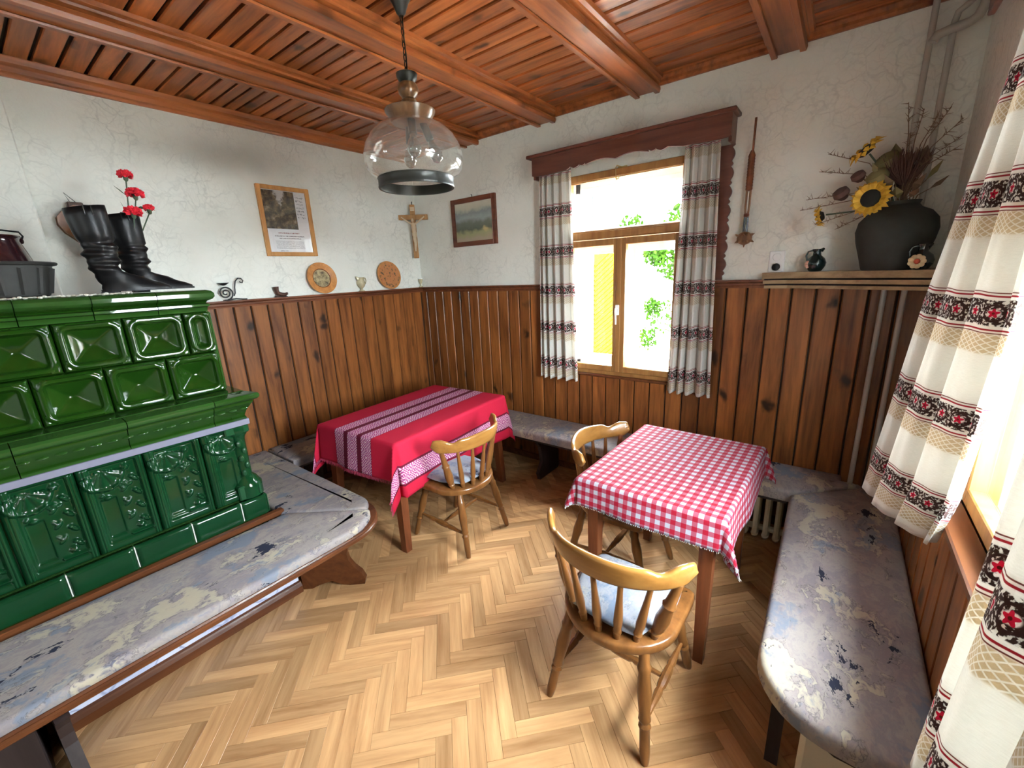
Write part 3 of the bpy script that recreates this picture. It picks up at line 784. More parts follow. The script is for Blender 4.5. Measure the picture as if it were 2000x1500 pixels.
# cornice
cpr = [(.93,1.009),(1.012,1.009),(1.020,1.014),(1.020,1.024),(1.012,1.030),(1.016,1.040),(1.026,1.062),(1.046,1.092),(1.056,1.106),(1.056,1.114),(1.072,1.120),(1.082,1.130),(1.084,1.142),(1.078,1.152),(1.066,1.156),(.88,1.160)]
for a, b in ((-2.13,-2.335),(-2.338,-2.665),(-2.668,-2.995),(-2.998,-3.325),(-3.328,-3.655)):
    m = MB(); vs = []; k = len(cpr); segs = [a, a-.06, a-.10, b] if a == -2.13 else [a, b]
    for i, y in enumerate(segs):
        for x, z in cpr:
            if a == -2.13 and i == 0: y_ = -2.13 - (1.084-x)*.95 if x > .95 else -2.21
            else: y_ = y - (.0 if a != -2.13 or i != 1 else max(0,(1.02-x))*.5)
            vs.append((x, y_, z))
    fs = [tuple(range(k)), tuple(range((len(segs)-1)*k, len(segs)*k))[::-1]]
    for i in range(len(segs)-1):
        for j in range(k): fs.append((i*k+j, (i+1)*k+j, (i+1)*k+(j+1)%k, i*k+(j+1)%k))
    obj('cornice_tile', m.add(vs, fs), M['glaze'], st, True, 38)
ov = MB()
for i in range(26):
    y = -2.20-.052*i
    ov.add(*(lambda b: (b.v, b.f))(MB().ball((0,0,0), (.006,.019,.010), 8, 6)), T(1.036,y,1.076) @ RY(-.95))
tag(obj('cornice_ornament', ov, M['glaze'], st, True), None, None)
obj('cornice_ledge', MB().cbox((.30,-4.2,1.120), (1.00,-2.165,1.160), .008), M['glaze'], st)
# hollow square tiles
def h_sq_w(w, h):
    def f(a, b):
        x, y = abs(a-.5)*w, abs(b-.5)*h; e = min(w/2-x, h/2-y)
        z = .016*sm(0,.008,e)
        ix, iy = w/2-.031, h/2-.031; rr = .020
        qx, qy = max(0,x-ix+rr), max(0,y-iy+rr); d = math.hypot(qx,qy)-rr if (qx > 0 or qy > 0) else max(x-ix,y-iy)
        if x <= ix-rr and y <= iy-rr: d = max(x-ix, y-iy)
        z += .006*sm(.012,.006,abs(d-.012)) - .006*sm(.003,.0,abs(d-.022))
        ins = max(0, -d)
        z -= .012*sm(0,.005,ins) + .040*(1-(1-min(1,ins/.080))**1.25)
        return z
    return f
SW, SH = .2225, .208
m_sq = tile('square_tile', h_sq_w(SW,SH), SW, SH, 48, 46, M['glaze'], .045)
m_sh = tile('square_tile_half', h_sq_w(.115,SH), .115, SH, 30, 46, M['glaze'], .03)
XU = .885
for i in range(5): obj('square_tile', m_sq, None, st, loc=(XU,-2.2135-.2255*i,1.161))
obj('square_tile', m_sh, None, st, loc=(XU,-2.214,1.372))
for i in range(5): obj('square_tile', m_sq, None, st, loc=(XU,-2.332-.2255*i,1.372))
obj('corner_rib', MB().cbox((.60,-2.230,1.160), (.893,-2.206,1.58), .010), M['glaze'], st, True)
# crown
kp = [(.80,1.580),(.892,1.580),(.896,1.600),(.905,1.606),(.905,1.616),(.893,1.622),(.900,1.632),(.920,1.640),(.930,1.652),(.930,1.668),(.920,1.680),(.900,1.686),(.80,1.686)]
for a, b in ((-2.185,-2.417),(-2.420,-2.641),(-2.644,-2.863),(-2.866,-3.09),(-3.093,-3.31)):
    if a == -2.185:
        m = MB(); vs = []; k = len(kp); ys = [a, b]
        for i in (0,1):
            for x, z in kp: vs.append((x, (a-(.93-x)*.9 if i == 0 else b), z))
        fs = [tuple(range(k)), tuple(range(k,2*k))[::-1]] + [(j, k+j, k+(j+1)%k, (j+1)%k) for j in range(k)]
        m.add(vs, fs)
    else: m = MB().prism(kp, 1, b, a)
    obj('crown_tile', m, M['glaze'], st, True, 38)
obj('stove_top', MB().cbox((.15,-4.2,1.640), (.90,-2.215,1.684), .01), M['glaze'], st)

# ================================================================== TABLES
def table(label, loc, rz, a, b, leg=.03, splay=.0):
    t_ = thing('dining_table', label, 'table', loc, rz)
    obj('tabletop', MB().cbox((-a,-b,.722), (a,b,.750), .006), M['table_wood'], t_)
    ap = MB(); i = .05
    ap.box((-a+i,-b+i,.63), (a-i,-b+i+.02,.722)); ap.box((-a+i,b-i-.02,.63), (a-i,b-i,.722)); ap.box((-a+i,-b+i,.63), (-a+i+.02,b-i,.722)); ap.box((a-i-.02,-b+i,.63), (a-i,b-i,.722))
    obj('apron', ap, M['table_wood'], t_)
    for sx in (-1,1):
        for sy in (-1,1):
            m = MB(); x, y = sx*(a-i-.005), sy*(b-i-.005); vs = []
            for k, (z, r, o) in enumerate(((.722,leg,0),(.60,leg,0),(0,leg*.72,splay))):
                for dx, dy in ((-1,-1),(1,-1),(1,1),(-1,1)): vs.append((x+sx*o+dx*r, y+sy*o+dy*r, z))
            fs = [(3,2,1,0),(8,9,10,11)] + [(j*4+q, j*4+(q+1)%4, j*4+4+(q+1)%4, j*4+4+q) for j in (0,1) for q in range(4)]
            obj('leg', m.add(vs,fs), M['table_wood'], t_)
    return t_
RT = ((1.058,-1.075,0), math.radians(3.4), .372, .560)
CT = ((2.906,-.992,0), math.radians(-1.6), .312, .412)
table('dark wooden table with tapered legs under the red patterned cloth', RT[0], RT[1], RT[2], RT[3], .032, .03)
table('dark wooden table with square legs under the red and white checked cloth', CT[0], CT[1], CT[2], CT[3], .028)
def cloth(name, label, mt, loc, rz, a, b, hl, hr, hf, hb, nu, nv, flare=.16, bias=(1,1), seed=1):
    """draped cloth: a,b half table size; overhang left,right,front(-y),back; u,v = cloth coordinates"""
    top = .7535; R_ = random.Random(seed); ph = R_.random()*6
    def pos(u, v):
        s = -a-hl + u*(2*a+hl+hr); q = -b-hf + v*(2*b+hf+hb)
        dx = max(0, abs(s)-a); dy = max(0, abs(q)-b); sx = 1 if s > 0 else -1; sy = 1 if q > 0 else -1
        x = max(-a, min(a, s)); y = max(-b, min(b, q))
        wob = .0016*mnoise.noise((s*5,q*5,ph))
        if dx == 0 and dy == 0: return (x, y, top+abs(wob))
        r = math.hypot(dx,dy); phi = math.atan2(dy,dx)
        rr = .008
        th = min(r/rr, PI/2); out = rr*math.sin(th)+.002; drop = rr*(1-math.cos(th)) + max(0, r-rr*PI/2)
        if dx > 0 and dy > 0:
            fold = math.sin(2*phi)**1.5
            ex, ey = math.cos(phi), math.sin(phi)
            k = out + flare*drop*fold
            if phi < PI/4: ox, oy = out*math.cos(phi)+k*.72*fold, k*.72*fold
            else: ox, oy = k*.72*fold, out*math.sin(phi)+k*.72*fold
            ox *= 1-(1-bias[0])*fold; oy *= 1-(1-bias[1])*fold
            ox = max(ox, out*math.cos(phi)); oy = max(oy, out*math.sin(phi))
            sag = .02*fold*drop
            return (x+sx*ox, y+sy*oy, top-drop+sag)
        w = .5+.5*math.sin((q if dx else s)*11+ph) ; w2 = .5+.5*math.sin((q if dx else s)*23+ph*2)
        f = out + drop*(.05+.07*w+.03*w2)
        return (x+sx*(f if dx else 0), y+sy*(f if dy else 0), top-drop)
    mb = MB(); mb.grid(pos, nu, nv, uvf=lambda u,v: (-a-hl+u*(2*a+hl+hr), -b-hf+v*(2*b+hf+hb)))
    o = obj(name, mb, mt, None, True, 180, loc, rz, recalc=False)
    solid(o, .0018, 1)
    tag(o, label, 'tablecloth'); return o, pos
rc_, rpos = cloth('red_tablecloth', 'deep red woven cloth with white patterned stripes draped over a table', M['redcloth'], *RT[:2], RT[2]+.006, RT[3]+.006, .30, .345, .245, .28, 96, 110, .30, (.30,1.), seed=3)
gc_, gpos = cloth('checked_tablecloth', 'red and white checked cloth draped over the smaller table', M['gingham'], *CT[:2], CT[2]+.006, CT[3]+.006, .115, .175, .135, .13, 80, 90, .42, (1.,.45), seed=8)
# fringe of the red cloth along its short ends
fm = MB()
for k in range(150):
    u = (k+.5)/150
    for v in (0.0,):
        p = Vector(rpos(u,v)); q = Vector(rpos(u,.02)); d = (p-q).normalized()
        fm.tube([p, p+d*.012+Vector((rnd.uniform(-.003,.003),0,0)), p+d*.024+Vector((rnd.uniform(-.005,.005),rnd.uniform(-.004,.004),0))], [.0016,.0014,.0008], 4, False)
obj('fringe', fm, plain('fringe_red', (.40,.03,.08), .9), rc_)['kind'] = 'stuff'
fm = MB()
for k in range(110):
    u = (k+.5)/110; p = Vector(gpos(u,0)); d = (p-Vector(gpos(u,.02))).normalized()
    fm.tube([p, p+d*.006+Vector((rnd.uniform(-.004,.004),0,0))], [.0012,.0006], 4, False)
obj('frayed_hem', fm, M['white'], gc_)['kind'] = 'stuff'

# ================================================================== CHAIRS
def chair(label, loc, rz):
    c = thing('wooden_chair', label, 'chair', loc, rz, 'spindle back chairs at the tables')
    # seat: D shape, round at the back
    out = [(-.195,.205),(-.215,.19),(-.222,.15),(-.225,.02)] + [(.228*math.cos(math.radians(a)), -.02+.215*math.sin(math.radians(a))) for a in range(190,351,10)] + [(.225,.02),(.222,.15),(.215,.19),(.195,.205)]
    seat = cushion_outline(out[::1], .390, .432, .012, 3)
    obj('seat', seat, M['chair_wood'], c, True, 50)
    legp = [(0,.013),(.05,.017),(.12,.019),(.30,.0185),(.33,.023),(.36,.0175),(.39,.023),(.43,.020),(.62,.0265),(.78,.021),(.83,.0255),(.86,.020),(1,.019)]
    L = {}
    for sx in (-1,1):
        for sy in (-1,1):
            ft_ = (sx*(.205 if sy < 0 else .200), sy*.238 + (0 if sy > 0 else .0), 0); tp = (sx*.150, sy*.140-.01, .402)
            L[sx,sy] = (Vector(ft_), Vector(tp)); obj('leg', MB().turned(ft_, tp, legp), M['chair_wood'], c, True)
    sp = [(0,.008),(.15,.010),(.33,.016),(.36,.012),(.40,.017),(.5,.0185),(.60,.017),(.64,.012),(.67,.016),(.85,.010),(1,.008)]
    mids = []
    for sx in (-1,1):
        f, g = L[sx,1], L[sx,-1]; p = f[0].lerp(f[1], .42); q = g[0].lerp(g[1], .36); mids.append(p.lerp(q,.5))
        obj('stretcher', MB().turned(p,q,sp,8), M['chair_wood'], c, True)
    obj('stretcher', MB().turned(mids[0],mids[1],sp,8), M['chair_wood'], c, True)
    # crest rail
    ZR = .690
    def arcp(s):                                     # s -1..1 along the bow
        a = s*1.15; return (.302*math.sin(a), -.252+.175*(1-math.cos(a))/(1-math.cos(1.15)))
    def height(s):
        s = abs(s)
        h = .098 - .012*sm(0,.55,s) - .020*sm(.50,.62,s) + .024*sm(.64,.82,s)
        if s > .86: h *= math.sqrt(max(0,1-((s-.86)/.14)**2))*.92+.08
        return h
    def low(s): s = abs(s); return ZR + .004*sm(.4,1,s) + (.040*((s-.86)/.14)**2 if s > .86 else 0)
    cr = MB(); n = 44; m = 12
    def crf(u, v):
        s = -1+2*u; x, y = arcp(s); t_ = (Vector(arcp(s+.01))-Vector(arcp(s-.01))).normalized(); nr = Vector((t_.y,-t_.x))
        a = 2*PI*v; th = .0135*(1-.25*sm(.8,1,abs(s))); h = height(s)
        ce = math.copysign(abs(math.cos(a))**.55, math.cos(a)); se = math.copysign(abs(math.sin(a))**.55, math.sin(a))
        zz = low(s)+h/2+se*h/2; lean = (zz-ZR)*.16
        return (x+nr.x*(th*ce+lean), y+nr.y*(th*ce+lean), zz)
    cr.grid(crf, n, m)
    e0 = [j*(n+1) for j in range(m)]; e1 = [j*(n+1)+n for j in range(m)]
    cr.f += [tuple(e0), tuple(e1[::-1])]
    obj('crest_rail', cr, M['crest_wood'], c, True, 70)
    # spindles and end posts
    for k, s in enumerate((-.84,-.56,-.28,0,.28,.56,.84)):
        x, y = arcp(s); a = s*1.22
        b0 = (.198*math.sin(a), -.020-.185*math.cos(a)+.0, .430)
        if abs(s) > .8: pr = [(0,.013),(.06,.015),(.10,.020),(.13,.014),(.17,.021),(.35,.026),(.55,.020),(.62,.025),(.66,.019),(.85,.016),(1,.014)]
        else: pr = [(0,.012),(.10,.014),(.13,.0165),(.16,.0125),(.30,.0170),(.45,.0155),(.75,.0110),(1,.0095)]
        obj('end_post' if abs(s) > .8 else 'spindle', MB().turned(b0, (x,y,ZR+.012), pr, 10), M['chair_wood'], c, True)
    return c
def pillow(label, loc, rz):
    mb = MB(); a = .180
    def f(sgn):
        def g(u, v):
            x, y = -1+2*u, -1+2*v
            ex = x*math.sqrt(1-.16*y*y)*1.0; ey = y*math.sqrt(1-.16*x*x)
            k = max(0,(1-abs(x)**2.6)*(1-abs(y)**2.6))**.5
            nz = .006*mnoise.noise((x*2+loc[0],y*2,3))
            return (ex*a*1.08*(.80+.20*sm(-1,.1,y)), ey*a-.012, .028 + sgn*(.027*k) + (nz*k if sgn > 0 else 0))
        return g
    mb.grid(f(1), 22, 22); mb.grid(f(-1), 22, 22)
    t_ = thing('seat_cushion', label, 'cushion', loc, rz, 'chair cushions')
    obj('pad', mb, M['cushion'], t_, True, 120)
    return t_
for lab, lc, rz, pl in (
    ('spindle back chair with blue cushion drawn up to the red clothed table', (1.575,-1.225,0), PI/2+.04, 'blue and cream floral cushion on the chair at the red clothed table'),
    ('spindle back chair standing between the open floor and the front of the checked table', (2.916,-1.648,0), -.05, 'blue and cream floral cushion on the chair standing in the open floor'),
    ('spindle back chair tucked under the long side of the checked table beside the back bench', (2.600,-.935,0), -PI/2-.03, 'blue and cream floral cushion on the chair tucked under the checked table')):
    chair(lab, lc, rz); pillow(pl, (lc[0],lc[1],.4325), rz)

# ================================================================== HANGING LAMP
lp = thing('pendant_lamp', 'hanging lamp with clear bubbled glass shade and turned wooden stem', 'lamp', (1.833,-1.572,0))
obj('canopy', MB().lathe([(.012,2.775),(.020,2.785),(.034,2.82),(.045,ZC-.003),(.0,ZC-.003)], 20), M['dark_metal'], lp, True)
ch = MB()
for i in range(9):
    z = 2.765-.024*i; pts = []
    for k in range(10):
        a = 2*PI*k/10; px, pz = .007*math.cos(a), .015*math.sin(a)
        pts.append((px,0,z+pz) if i % 2 else (0,px,z+pz))
    ch.tube(pts, .0022, 6, closed=True)
obj('chain', ch, M['black_metal'], lp, True)
obj('cord', MB().tube([(.004,.003,2.78),(.008,-.004,2.70),(.002,.006,2.64),(.005,0,2.56)], .003, 6), M['black_metal'], lp, True)
obj('stem_cap', MB().lathe([(.016,2.515),(.030,2.525),(.044,2.545),(.046,2.560),(.040,2.563),(.012,2.556)], 24), M['dark_metal'], lp, True)
obj('stem', MB().lathe([(.045,2.418),(.040,2.424),(.044,2.430),(.030,2.438),(.027,2.450),(.033,2.458),(.026,2.466),(.040,2.482),(.046,2.500),(.040,2.520),(.026,2.530)], 28), M['lamp_wood'], lp, True)
obj('flange', MB().lathe([(.084,2.368),(.086,2.374),(.094,2.390),(.110,2.412),(.111,2.418),(.100,2.422),(.05,2.424)], 36), M['lamp_wood'], lp, True)
gp = [(.088,2.374),(.120,2.366),(.155,2.347),(.187,2.316),(.210,2.278),(.222,2.238),(.222,2.205),(.212,2.176),(.196,2.158),(.174,2.146),(.166,2.138)]
gp2 = gp + [(r-.003,z) for r,z in gp[::-1]]
g_ = MB().lathe(gp2, 48); g_.f = [f for f in g_.f if len(f) == 4]
obj('glass_shade', g_, M['lampglass'], lp, True, 80)
rg = MB().lathe([(.163,2.098),(.171,2.098),(.173,2.104),(.171,2.110),(.171,2.134),(.174,2.140),(.168,2.144),(.161,2.140),(.161,2.104),(.163,2.098)], 48); rg.f = [f for f in rg.f if len(f) == 4]
obj('bottom_ring', rg, M['dark_metal'], lp, True)
for an in (2.6, 5.6, .9):
    Mx = T(.052*math.cos(an), .052*math.sin(an), 2.375) @ RZ(an) @ RY(math.radians(160))
    s_ = obj('lamp_socket', MB().lathe([(.017,0),(.018,.01),(.018,.075),(.013,.08)], 16, Mx), M['dark_metal'], lp, True)
    obj('bulb', MB().lathe([(.013,.078),(.013,.088),(.022,.105),(.029,.128),(.030,.145),(.024,.165),(.010,.175),(.0,.177)], 18, Mx), M['bulb'], s_, True)

# ================================================================== CURTAINS AND PELMET
pm = thing('curtain_pelmet', 'reddish wooden pelmet board with scalloped lower edge over the back window', 'pelmet')
obj('top_board', MB().cbox((1.465,-.155,2.515), (2.885,-.001,2.537), .004), M['pelmet'], pm)
sc = [(2.865,2.515),(1.505,2.515),(1.505,2.395),(1.53,2.388)]
x = 1.62
def scallop(x0, x1, zc, amp): return [(x0+(x1-x0)*i/8, zc - amp*math.sin(PI*i/8)) for i in range(9)]
sc += [(1.60,2.386),(1.80,2.392)]
for (x0,x1,zc,am) in ((1.83,1.90,2.408,.012),(1.90,1.95,2.412,.010),(1.95,2.17,2.402,-.018),(2.17,2.39,2.402,-.018),(2.39,2.44,2.412,.010),(2.44,2.51,2.408,.012)): sc += scallop(x0,x1,zc,am)
sc += [(2.60,2.392),(2.80,2.388),(2.865,2.395)]
obj('front_board', MB().prism(sc, 1, -.135, -.117), M['pelmet'], pm)
for xx in (1.505, 2.847): obj('return_board', MB().cbox((xx,-.117,2.37), (xx+.018,-.001,2.515), .003), M['pelmet'], pm)
def side_board(x0, dr):
    pts = [(x0,1.600),(x0,2.372),(x0+dr*.045,2.372)]
    zz = 2.36
    while zz > 1.66:
        pts += [(x0+dr*(.030+.016*math.sin(PI*k/6)), zz-.075*k/6) for k in range(7)]; zz -= .075
        pts += [(x0+dr*(.028+.012*math.sin(PI*k/4)), zz-.03*k/4) for k in range(1,5)]; zz -= .03
    pts += [(x0+dr*.03,1.600)]
    return MB().prism(pts, 1, -.030, -.012)
obj('side_board', side_board(2.825, 1).box((2.70,-.028,1.60), (2.825,-.012,2.372)), M['pelmet'], pm)
obj('side_board', side_board(1.585, -1), M['pelmet'], pm)
obj('curtain_rail', MB().tube([(1.51,-.075,2.44),(2.86,-.075,2.44)], .007, 8), M['dark_metal'], pm, True)
def curtain(label, z0, z1, path, width, nfold, amp, nu=140, nv=60, ph=0, gather=.35):
    """path(t, h) -> (x,y,nx,ny): centre line point and normal at t along the width and h up"""
    mb = MB()
    R_ = random.Random(int(ph*100)+3); phs = [R_.uniform(-.5,.5) for _ in range(8)]
    def f(u, v):
        z = z0+(z1-z0)*v; x, y, nx, ny = path(u, v)
        k = nfold*2*PI*(u + .035*math.sin(6.3*u+phs[0]*3+v*.6) ) + ph
        w = math.sin(k) + .30*math.sin(2*k+phs[1]*4+v) + .15*math.sin(k*.5+phs[2]*4)
        A = amp*(1-.45*v**1.5) * min(1, 12*u+.3, 12*(1-u)+.3)
        if v > .955: A *= .8; w += .35*math.sin(k*3+1)
        dz = .006*math.sin(k+.7)*(1-v)
        return (x+nx*A*w, y+ny*A*w, z+dz)
    mb.grid(f, nu, nv, uvf=lambda u,v: (u*width, z0+(z1-z0)*v))
    o = obj('curtain', mb, M['curtain'], None, True, 180, recalc=False); solid(o, .0022, 0)
    return tag(o, label, 'curtain')
def straight(xb0, xb1, xt0, xt1, y):
    return lambda u, v: ((xb0+(xb1-xb0)*u)*(1-v)+(xt0+(xt1-xt0)*u)*v, y, 0, 1)
curtain('white curtain with brown flower bands at the back window on the picture side', .832, 2.452, straight(1.505,1.858,1.53,1.80,-.075), .85, 5.0, .030, ph=.4)
curtain('white curtain with brown flower bands at the back window beside the mace', .838, 2.452, straight(2.565,2.850,2.60,2.800,-.075), .80, 4.6, .030, ph=2.1)
def lerp_tab(tab, z):
    tab = sorted(tab)
    if z <= tab[0][0]: return tab[0][1:]
    for a, b in zip(tab, tab[1:]):
        if z <= b[0]:
            t_ = (z-a[0])/(b[0]-a[0]); return tuple(p+(q-p)*t_ for p,q in zip(a[1:],b[1:]))
    return tab[-1][1:]
TA = [(.81,3.650,-.94),(1.15,3.675,-.99),(1.546,3.700,-1.03),(1.927,3.744,-1.06),(2.213,3.775,-1.08),(2.45,3.79,-1.10)]
TB = [(.82,3.775,-1.34),(1.0,3.785,-1.42),(1.16,3.785,-1.46),(1.5,3.795,-1.50),(2.45,3.80,-1.50)]
def pathC1(u, v):
    z = .82+(2.45-.82)*v; A = lerp_tab(TA,z); B = lerp_tab(TB,z)
    x, y = A[0]+(B[0]-A[0])*u, A[1]+(B[1]-A[1])*u
    d = Vector((B[0]-A[0],B[1]-A[1])).normalized(); x -= .045*math.sin(PI*min(1,u*1.15))*(1-.65*v)
    return (x, y, -d.y*-1, d.x*-1) if False else (x, y, d.y, -d.x)
curtain('white curtain with red flower bands at the right window above the window bench', .82, 2.45, pathC1, 1.0, 3.6, .026, ph=3.2)
def pathC2(u, v):
    y = -2.08 - .46*u; x = 3.690 + .0*u - .02*math.sin(PI*u)*(1-v) + .055*v
    return (x, y, 1, 0)
curtain('white curtain with red flower bands at the right window past the bench end', .815, 2.45, pathC2, .95, 3.4, .030, ph=1.2)
p2 = thing('curtain_pelmet', 'reddish wooden pelmet board over the right window', 'pelmet')
obj('top_board', MB().cbox((3.70,-2.62,2.515), (XW-.001,-.86,2.537), .004), M['pelmet'], p2)
obj('front_board', MB().cbox((3.715,-2.60,2.40), (3.732,-.88,2.515), .003), M['pelmet'], p2)
obj('curtain_rail', MB().tube([(3.785,-2.58,2.455),(3.785,-.90,2.455)], .006, 8), M['dark_metal'], p2, True)

# ================================================================== THINGS ON THE LEFT WALL AND LEDGE
def frame_box(mb, w, h, t_, d, M_):
    for a, b in (((-w/2,0,-h/2),(-w/2+t_,d,h/2)), ((w/2-t_,0,-h/2),(w/2,d,h/2)), ((-w/2+t_,0,-h/2),(w/2-t_,d,-h/2+t_)), ((-w/2+t_,0,h/2-t_),(w/2-t_,d,h/2))): mb.cbox(a, b, .003, M_)
    return mb
# materials for flat print, coordinates local to the sheet (x right, z up)
t = NT('photo_print'); co = t.coord(); z_ = t.sep(co)
n1 = t.noise(co, 26, 5, .65)
sky = t.step(t.m_('ADD', t.m_('SUBTRACT', z_[2], t.m_('MULTIPLY', t.m_('ABSOLUTE', t.m_('ADD', z_[0], .035)), 2.2)), t.m_('MULTIPLY', t.m_('SUBTRACT', n1, .5), .25)), .10, .16)
c = t.ramp(n1, [(.32,(.03,.022,.018)),(.48,(.09,.07,.04)),(.62,(.26,.19,.10)),(.75,(.55,.50,.42))])
c = t.mix(sky, c, (.58,.56,.54)); M['photo'] = t.fin(c, .4)
t = NT('text_print'); co = t.coord(); z_ = t.sep(co)
def rows(z0, z1, pitch, x0, x1, sc, th, col, prev):
    inz = t.m_('MULTIPLY', t.m_('GREATER_THAN', z_[2], z0), t.m_('LESS_THAN', z_[2], z1)); inx = t.m_('MULTIPLY', t.m_('GREATER_THAN', z_[0], x0), t.m_('LESS_THAN', z_[0], x1))
    fr_ = t.m_('LESS_THAN', t.m_('FRACT', t.m_('DIVIDE', t.m_('SUBTRACT', z_[2], z0), pitch)), .55)
    nz = t.m_('GREATER_THAN', t.noise(t.map(co, (sc,sc,sc*1.3)), 1, 1), th)
    return t.mix(t.m_('MULTIPLY', t.m_('MULTIPLY', inz, inx), t.m_('MULTIPLY', fr_, nz)), prev, col)
c = rows(-.085,-.073,.012,-.085,.075,210,.46,(.25,.04,.05),(.80,.81,.82))
c = rows(-.108,-.096,.012,-.115,.110,230,.45,(.10,.09,.10), c)
c = rows(-.124,-.114,.010,-.085,.085,230,.45,(.10,.09,.10), c)
c = rows(-.196,-.136,.0075,-.115,.105,300,.47,(.40,.40,.42), c)
c = rows(-.215,-.208,.008,-.09,-.03,260,.42,(.12,.12,.14), c)
c = rows(.03,.20,.024,.085,.145,110,.52,(.30,.32,.33), c)
M['text'] = t.fin(c, .5)
t = NT('landscape_print'); co = t.coord(); z_ = t.sep(co)
zz = t.m_('ADD', z_[2], t.m_('MULTIPLY', t.m_('SUBTRACT', t.noise(co, 14, 4, .6), .5), .09))
c = t.ramp(t.m_('MULTIPLY_ADD', zz, 2.9, .5), [(.08,(.40,.33,.23)),(.22,(.33,.34,.17)),(.32,(.10,.12,.085)),(.48,(.15,.17,.13)),(.60,(.30,.35,.34)),(.72,(.22,.25,.24)),(.82,(.48,.46,.36)),(.95,(.55,.52,.42))])
hay = t.n('ShaderNodeVectorMath', operation='LENGTH'); t.set(hay.inputs[0], t.map(t.vadd(co, t.vadd(t.noise(co, 30, 3, col=True), .05, 'SCALE')), (1,1,1.6), loc=(-.16,0,.07)))
c = t.mix(t.m_('SUBTRACT', 1.0, t.step(hay.outputs['Value'], .015, .055)), c, (.50,.40,.18))
M['landscape'] = t.fin(c, .5)
ce = thing('framed_certificate', 'certificate with a dark photograph in a light wooden frame on the left wall', 'picture', (.001,-1.2885,2.1525), PI/2)
obj('frame', frame_box(MB(), .392, .503, .030, -.016, None), M['cert_frame'], ce)
obj('sheet', MB().box((-.17,-.006,-.225), (.17,-.003,.225)), M['text'], ce)
obj('photograph', MB().box((-.165,-.008,-.052), (.075,-.0062,.218)), M['photo'], ce, loc=(0,0,0))
obj('pane', MB().box((-.168,-.0125,-.223), (.168,-.0105,.223)), M['picglass'], ce)
pf = thing('framed_landscape', 'landscape picture in a dark reddish wooden frame on the back wall', 'picture', (.778,-.001,2.157), 0)
obj('frame', frame_box(MB(), .522, .408, .040, -.018, None), M['pic_frame'], pf)
obj('canvas', MB().box((-.225,-.010,-.168), (.225,-.004,.168)), M['landscape'], pf)
obj('nail', MB().tube([(-.01,0,.222),(-.01,-.014,.226)], .003, 6).tube([(-.01,-.004,.204),(-.01,-.004,.222)], .0025, 6), M['black_metal'], pf)
# crucifix across the corner
cx = thing('crucifix', 'wooden crucifix with pale figure hanging across the corner above the ledge', 'crucifix', (.088,-.112,0), math.radians(45))
obj('cross', MB().cbox((-.024,-.008,1.880), (.024,.012,2.372), .003).cbox((-.142,-.011,2.235), (.142,.012,2.282), .003), M['cross'], cx)
M['ivory'] = plain('ivory', (.55,.42,.27), .5, var=.15)
fg = MB()
fg.tube([(0,-.020,2.205),(0,-.026,2.17),(0,-.026,2.14),(.004,-.026,2.10),(.0,-.028,2.06),(.006,-.030,2.02),(.0,-.026,1.97),(.0,-.022,1.945)], [.016,.022,.019,.018,.017,.013,.010,.007], 10)
for sx in (-1,1): fg.tube([(sx*.014,-.024,2.195),(sx*.055,-.022,2.222),(sx*.095,-.020,2.252),(sx*.108,-.018,2.262)], [.009,.008,.006,.007], 8)
fg.ball((-.004,-.030,2.228), (.014,.015,.019), 12, 8)
obj('figure', fg, M['ivory'], cx, True)
obj('loincloth', MB().lathe([(.017,2.075),(.023,2.09),(.022,2.115),(.018,2.122)], 12, T(.003,-.026,0)), M['ivory'], cx, True)
obj('title_board', MB().cbox((-.019,-.014,2.315), (.019,-.008,2.350), .001), M['ivory'], cx)
obj('hanger', MB().tube([(0,.004,2.372),(0,.002,2.392),(.004,.002,2.40)], .004, 6), M['black_metal'], cx)
# plates
t = NT('plate_picture'); co = t.coord(); c = t.ramp(t.noise(co, 30, 4, .6), [(.35,(.06,.045,.03)),(.5,(.30,.24,.13)),(.62,(.46,.38,.22)),(.75,(.40,.14,.09))]); M['platepic'] = t.fin(c, .4)
t = NT('plate_ornament'); co = t.coord(); c = t.ramp(t.noise(co, 34, 3, .5), [(.36,(.06,.05,.035)),(.46,(.42,.17,.06)),(.60,(.46,.19,.07)),(.70,(.28,.06,.05))]); M['plateorn'] = t.fin(c, .4)
def plate(label, y, r, orn):
    p = thing('wooden_plate', label, 'plate', (.030,y,1.598), 0, 'wooden plates on the ledge')
    Mx = T(.0,0,r) @ RY(math.radians(80))
    obj('dish', MB().lathe([(0,-.006),(r*.55,-.006),(r*.97,.006),(r,.012),(r*.985,.016),(r*.93,.014),(r*.62,.006),(r*.56,.002),(0,.002)], 48, Mx), M['plate_wood'], p, True, 30)
    obj('picture', MB().lathe([(0,.0024),(r*.55,.0026),(r*.555,.0020)], 40, Mx), orn, p)
    q = MB().lathe([(r*.56,.001),(r*.585,.0075),(r*.61,.0045)], 40, Mx); q.f = [f for f in q.f if len(f) == 4]
    obj('ring', q, M['rail'], p, True)
    return p
p1 = plate('wooden plate with a round painted scene leaning beside the small boot ornament', -1.098, .127, M['platepic'])
p2 = plate('wooden plate with carved ornament leaning nearest the corner crucifix', -.428, .130, M['plate_wood'])
obj('inlay', MB().lathe([(.080,.0085),(.112,.0125),(.112,.0145),(.080,.0105)], 40, T(0,0,.130) @ RY(math.radians(80))), M['plateorn'], p2, True)
